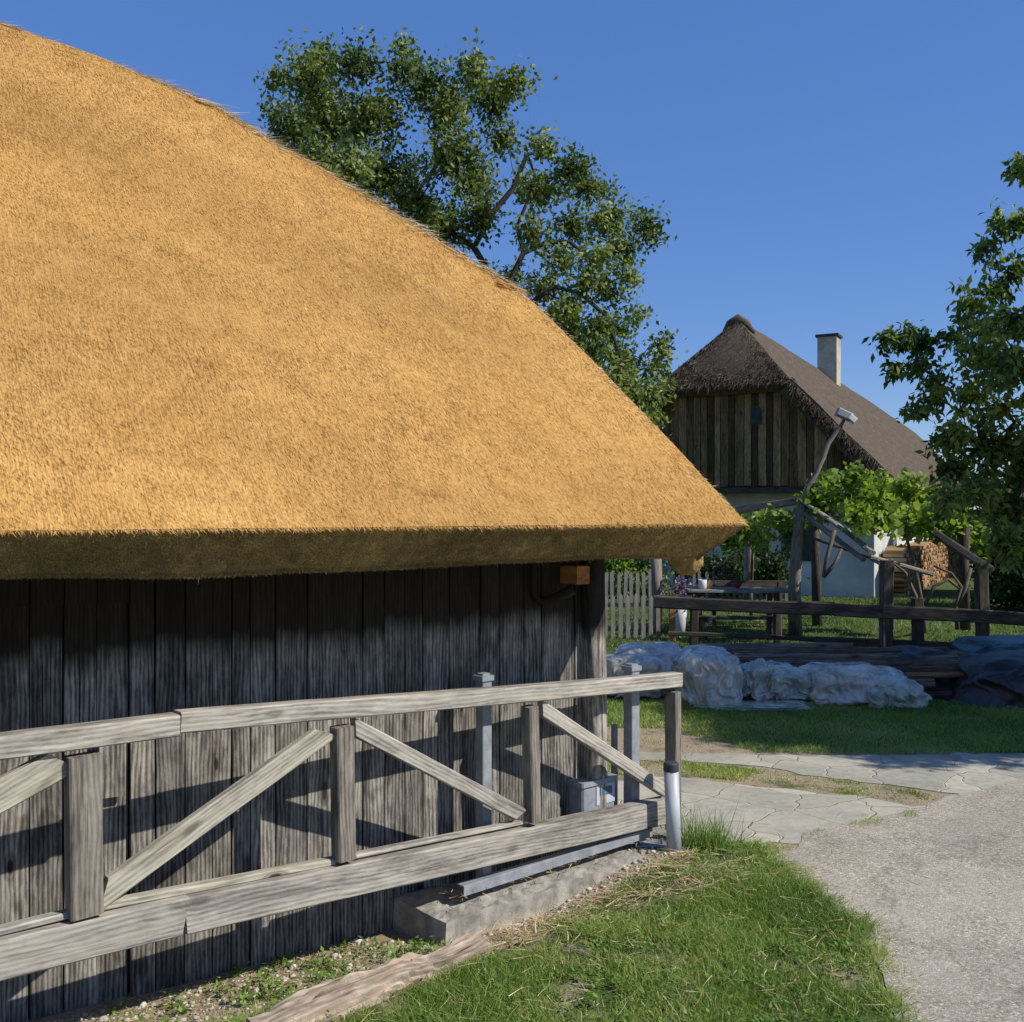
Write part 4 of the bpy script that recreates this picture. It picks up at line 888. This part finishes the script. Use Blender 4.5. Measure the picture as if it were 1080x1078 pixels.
# picnic table + benches
tb=empty('picnic_table',G(773,668),'long dark wooden picnic table in the garden behind rail fence','table')
def tpart(name,a,b,w,t,nv=(0,0,1),mat='darkwood',c=.8):
    mb=MB(); beam(mb,a,b,w,t,V(*nv),bev=.01,jit=.002,c=c); mb.build(name,M[mat],tb)
TY=18.3; tl=atY(722,540,TY)*V(1,1,0); tr_=atY(828,540,TY)*V(1,1,0)
zT=H-(623-540)/F*TY
tpart('tabletop',tl+V(0,0,zT),tr_+V(0,0,zT),.85,.05,mat='picket'); 
for s_ in (.12,.88):
    p_=tl+(tr_-tl)*s_
    for dy in (-.3,.3): tpart('leg',p_+V(0,dy,0),p_+V(0,dy*.8,zT-.03),.09,.07,(0,1,0))
bn=empty('garden_bench',G(790,655),'dark wooden bench with backrest on far side of the picnic table','bench')
b0=atY(748,540,TY+1)*V(1,1,0); b1=atY(832,540,TY+1)*V(1,1,0)
for nm,z_,w_,dy in (('seat',.42,.30,0),('backrest',.80,.16,.2)):
    mb=MB(); beam(mb,b0+V(0,dy,z_),b1+V(0,dy,z_),w_,.05,V(0,0,1) if nm=='seat' else V(0,1,0),bev=.01); mb.build(nm,M['darkwood'],bn)
for s_ in (.08,.92):
    mb=MB(); p_=b0+(b1-b0)*s_; beam(mb,p_+V(0,.15,0),p_+V(0,.2,.85),.07,.06,V(0,1,0)); mb.build('leg',M['darkwood'],bn)
bn2=empty('garden_bench',G(773,678),'low plank bench on near side of the picnic table','bench')
b0=atY(735,540,TY-.8)*V(1,1,0); b1=atY(822,540,TY-.8)*V(1,1,0)
mb=MB(); beam(mb,b0+V(0,0,.38),b1+V(0,0,.38),.24,.05,V(0,0,1)); mb.build('seat',M['darkwood'],bn2)
for s_ in (.1,.9):
    mb=MB(); p_=b0+(b1-b0)*s_; beam(mb,p_,p_+V(0,0,.37),.2,.05,V(1,0,0)); mb.build('leg',M['darkwood'],bn2)
def lathe(name,p,prof,mat,label,cat):
    mb=MB(); n=18; vs=[p+V(math.cos(2*math.pi*k/n)*r,math.sin(2*math.pi*k/n)*r,z) for r,z in prof for k in range(n)]
    mb.add(vs,[(i*n+k,i*n+(k+1)%n,(i+1)*n+(k+1)%n,(i+1)*n+k) for i in range(len(prof)-1) for k in range(n)]+[tuple(range(n-1,-1,-1))]); return tag(mb.build(name,M[mat],smooth=True),label,cat)
zt2=zT+.025
def ont(px,dy=0): return V(((px-540)/F)*(TY+dy),TY+dy,zt2)
lathe('mug',ont(741,-.2),[(.05,0),(.07,.02),(.075,.16),(.065,.17),(.055,.03)],'white','small white mug standing on the picnic table','mug')
lathe('clay_pot',ont(748,-.1),[(.05,0),(.08,.13),(.085,.15),(.07,.15)],'tan','small tan clay pot beside the white mug','pot')
lathe('red_bowl',ont(778,.1),[(.04,0),(.08,.07),(.085,.08),(.07,.075)],'red','little red bowl near the middle of picnic table','bowl')
# flower pot near table end
fpn=empty('flower_pot',G(716,672),'white potted plant with purple and white flowers left of the table','flower pot')
q=G(716,672); mb=MB(); tube(mb,[q,q+V(0,0,.35),q+V(0,0,.62)],[.10,.13,.17],14); mb.build('pot',M['white'],fpn,smooth=True)
v,f,k=leafcloud(np.array([q+V(0,0,.78)]),260,.13,.05,.09,.8,0); tag(mk('flowers',v,f,M['flower'],fpn,c=np.repeat(rng.random(k),4)),kind='stuff')

# ------------------------------------------------------------------ vines & bushes
def shrub(name,label,cat,clumps,base,tr,**k): return tree(name,label,cat,clumps,[base,base+V(0,0,.3)] if not isinstance(base,list) else base,tr,'leaf',**k)
vc=[(865,530,18),(885,515,16),(905,525,20),(925,520,18),(945,530,20),(930,548,20),(905,548,18),(955,552,20),(975,540,18),(995,548,20),(1015,560,18),(985,556,14),(960,515,14),(1030,570,12),(905,508,10)]
vb=G(975,668)
shrub('grapevine','bright green grapevine spread over right half of the pergola','vine',px_clumps(vc,17.2,1.0),[vb,atY(972,640,17.0),atY(965,600,17.0),atY(955,565,17)],.05,mat_l='vine',mat_b='vinewood',dens=1.5,per=9,L=(.09,.16),aspect=.9,droop=.1,spread=.09)
vc=[(800,552,11),(780,560,10),(822,550,11),(835,560,9),(795,570,9),(770,572,8)]
vb=G(792,656)
shrub('grapevine','dark small grapevine hanging over left posts of the pergola','vine',px_clumps(vc,18.6,.6),[vb,atY(793,600,19.3),atY(795,560,19)],.04,mat_l='vine',mat_b='vinewood',dens=1.2,per=8,L=(.09,.15),aspect=.9,droop=.1,spread=.09)
dc=[(V(x,y,z),1.0) for x,y,z in ((18.5,34,2),(19.5,34,3.6),(17.6,34,3.4),(20.5,34,2.4),(21.5,34,4),(18.6,34,4.8),(16.6,34,2),(20,34,5),(22.5,34,2.2),(23,34,4.6),(15.8,34,1.2))]
tree('dense_tree','dense dark tree filling the gap behind the wooden shed','tree',dc,[V(19.3,34,0),V(19.3,34,1),V(19.4,34,2)],.2,'leaf',dens=.8,per=10,L=(.12,.2),mat_l='bush',spread=.15)
# bare vine stems
vs_=empty('bare_vine',G(1005,668),'tangle of bare vine stems climbing by the rail fence','vine')
mb=MB()
for pts in (((968,665),(966,630),(955,605),(938,592)),((1010,665),(1008,640),(1014,620),(1004,606),(985,598)),((1008,640),(1018,622),(1024,600)),((975,640),(985,620),(1000,612),(1012,622)),((880,560),(872,590),(868,610)),((868,610),(880,596),(888,580))):
    mb=MB(); tube(mb,[atY(x,y,15.9) for x,y in pts],[.035,.03,.025,.02,.018][:len(pts)],6,jit=.1); mb.build('stem',M['vinewood'],vs_,smooth=True)
def bush(px,py,Y,r,label,n=6,mat='bush',dens=1.0,L=(.08,.15)):
    c=atY(px,py,Y); b=V(c[0],c[1],0); cl=[(c+rng.normal(0,r*.5,3)*V(1,1,.6),r*.6) for _ in range(n)]; cl=[(V(q[0],q[1],max(.35*r,q[2])),rr) for q,rr in cl]
    return shrub('bush',label,'bush',cl,b,.06,mat_l=mat,dens=dens,per=10,L=L,spread=.12,group=None)
bush(650,575,31,1.9,'dark rounded bush seen under barn eave beyond the pickets',9)
bush(700,570,33,2.0,'dark leafy bush between barn corner and farmhouse',10)
bush(668,612,27,.8,'small yellowish green shrub behind the front picket fence',5,'vine',.8)
bush(772,602,23.5,.6,'low garden shrub in front of shaded house wall',6)
bush(812,600,23.5,.6,'low garden shrub below the pergola post',6)
bush(745,604,24,.55,'low garden shrub near the white mug on the table',6)
bush(1100,600,22,1.4,'dense dark bush in front of the wooden shed',9)
# purple flowers
q=G(768,642); shrub('flowering_plant','purple flowering plant in front of the shaded white wall','plant',[(q+V(rng.uniform(-.3,.3),rng.uniform(-.2,.2),rng.uniform(.5,.95)),.15) for _ in range(7)],q,.03,mat_l='flower',dens=.6,per=6,L=(.05,.08),spread=.05)

# ------------------------------------------------------------------ timber pile and wrapped bundles
gi=0
PY=12.4
lab='long old plank lying in the stacked timber pile'
rows_=[(765,1000,688,13.0,.14),(775,1010,694,12.7,.12),(790,1020,700,12.5,.12),(780,1012,707,12.4,.13),(820,1040,712,12.3,.1),(780,985,719,12.3,.12),(770,965,727,12.2,.12),(800,1030,732,12.3,.12),(830,1045,699,12.9,.12),(860,1060,690,13.1,.12),(700,830,690,13.2,.12),(750,900,683,13.3,.12)]
for i,(a_,b_,y_,Y_,w_) in enumerate(rows_):
    mb=MB(); beam(mb,atY(a_,y_,Y_+.3),atY(b_,y_+random.uniform(-2,3),Y_-.2),w_*.62,.16,V(0,1,.1),jit=.004,bev=.006,c=random.uniform(.1,.9))
    o=mb.build('plank',M['pile']); tag(o,lab,'plank','planks stacked in the timber pile')
mb=MB(); beam(mb,atY(770,737,12.0),atY(945,735,11.7),.10,.05,V(0,0,1),c=.9); M['brownboard']=wood('brown_board',(.10,.05,.025),(.2,.11,.06),(.3,.18,.1)); tag(mb.build('board',M['brownboard']),'reddish brown board under the plastic wrapped bundles','board')
mb=MB(); beam(mb,atY(955,712,12.0),atY(1052,713,12.0),.05,.04,V(0,0,1),c=1); tag(mb.build('batten',M['brownboard']),'thin pale batten sticking out of right end of timber pile','batten')
def wrap(name,x0,x1,y0,y1,Y,dep,mat,label,cat,seed=0,amp=.22,sq=.75):
    c=(atY(x0,y0,Y)+atY(x1,y1,Y))/2; hw=(x1-x0)/2/F*Y; hh=(y1-y0)/2/F*Y
    bm=bmesh.new(); bmesh.ops.create_icosphere(bm,subdivisions=6,radius=1)
    for v_ in bm.verts:
        p=Vector(v_.co); d_=p.normalized(); q=V(*[math.copysign(abs(t)**sq,t) for t in d_])
        sv=Vector((seed,seed*.3,1)); rdg=lambda v: (1-abs(noise.noise(v))*2)**3
        az=math.atan2(d_.y,d_.x)+noise.noise(d_*2+sv)*.5; low=(1-d_.z)/2
        n1=noise.noise(d_*1.3+sv)+.5*noise.noise(d_*2.6+sv)
        n2=rdg(Vector((math.cos(az)*2.6,math.sin(az)*2.6,d_.z*.7))+sv); n3=rdg(Vector((math.cos(az)*6,math.sin(az)*6,d_.z*1.6))+sv*2)
        s_=1+amp*n1*1.15+amp*(.2+low)*(.7*n2+.42*n3-.4)
        sk=1+.22*max(0,low-.55)*2
        v_.co=Vector(c+V(q[0]*hw*sk,q[1]*dep*sk,q[2]*hh)*s_); v_.co.z=max(v_.co.z,.012+.01*noise.noise(Vector(v_.co)*9))
    me=bpy.data.meshes.new(name); bm.to_mesh(me); bm.free(); me.polygons.foreach_set('use_smooth',np.ones(len(me.polygons),bool)); me.materials.append(M[mat]); o=bpy.data.objects.new(name,me); C.objects.link(o)
    if name=='wrapped_bundle':
        mb=MB(); yy=c[1]; nlay=max(1,int((c[2]+hh*.55)/.14))
        for li in range(nlay):
            for k in range(3):
                z_=.07+li*.12; ww=.52*hw*random.uniform(.8,1.0)*(1-.25*li/nlay); y_=yy+(k-1)*dep*.34*(1-.5*li/nlay)
                beam(mb,V(c[0]-ww,y_+random.uniform(-.03,.03),z_),V(c[0]+ww,y_+random.uniform(-.03,.03),z_),.11,.10,V(0,1,0),bev=.01)
        oc=mb.build('contents',M['contents'],None); oc.parent=o
    return tag(o,label,cat)
wrap('wrapped_bundle',628,728,682,742,12.4,.45,'film','low grey plastic wrapped bundle nearest the gate end','bundle',1)
wrap('wrapped_bundle',712,778,683,750,11.9,.45,'film','tall pale plastic wrapped bundle with bright glinting front','bundle',5.3,.18)
wrap('wrapped_bundle',778,812,700,738,12.0,.3,'film','crumpled small sheet of plastic between the larger bundles','bundle',9.1,.35)
wrap('wrapped_bundle',800,856,702,738,12.0,.35,'filmg','greenish plastic wrapped bundle in middle of the row','bundle',12.7,.25)
wrap('wrapped_bundle',846,948,700,746,11.9,.4,'film','long plastic wrapped bundle at right end of the row','bundle',17.2,.2)
wrap('plastic_sheet',915,968,718,752,11.6,.25,'filmg','loose flap of plastic trailing onto grass at end of row','plastic sheet',21,.35)
wrap('plastic_sheet',740,860,742,750,11.5,.25,'filmg','flat strip of plastic lying on grass before the bundles','plastic sheet',25,.3)
wrap('black_tarp',1000,1190,690,764,12.1,.7,'tarp','black tarpaulin heap covering right end of the timber pile','tarpaulin',31,.2)
wrap('black_tarp',930,1010,682,745,12.9,.6,'tarp','dark netting heap behind the planks of the timber pile','tarpaulin',34,.2)
wrap('teal_tarp',1015,1150,674,700,13.2,.6,'teal','teal tarpaulin folded on top of the black heap','tarpaulin',37,.2)
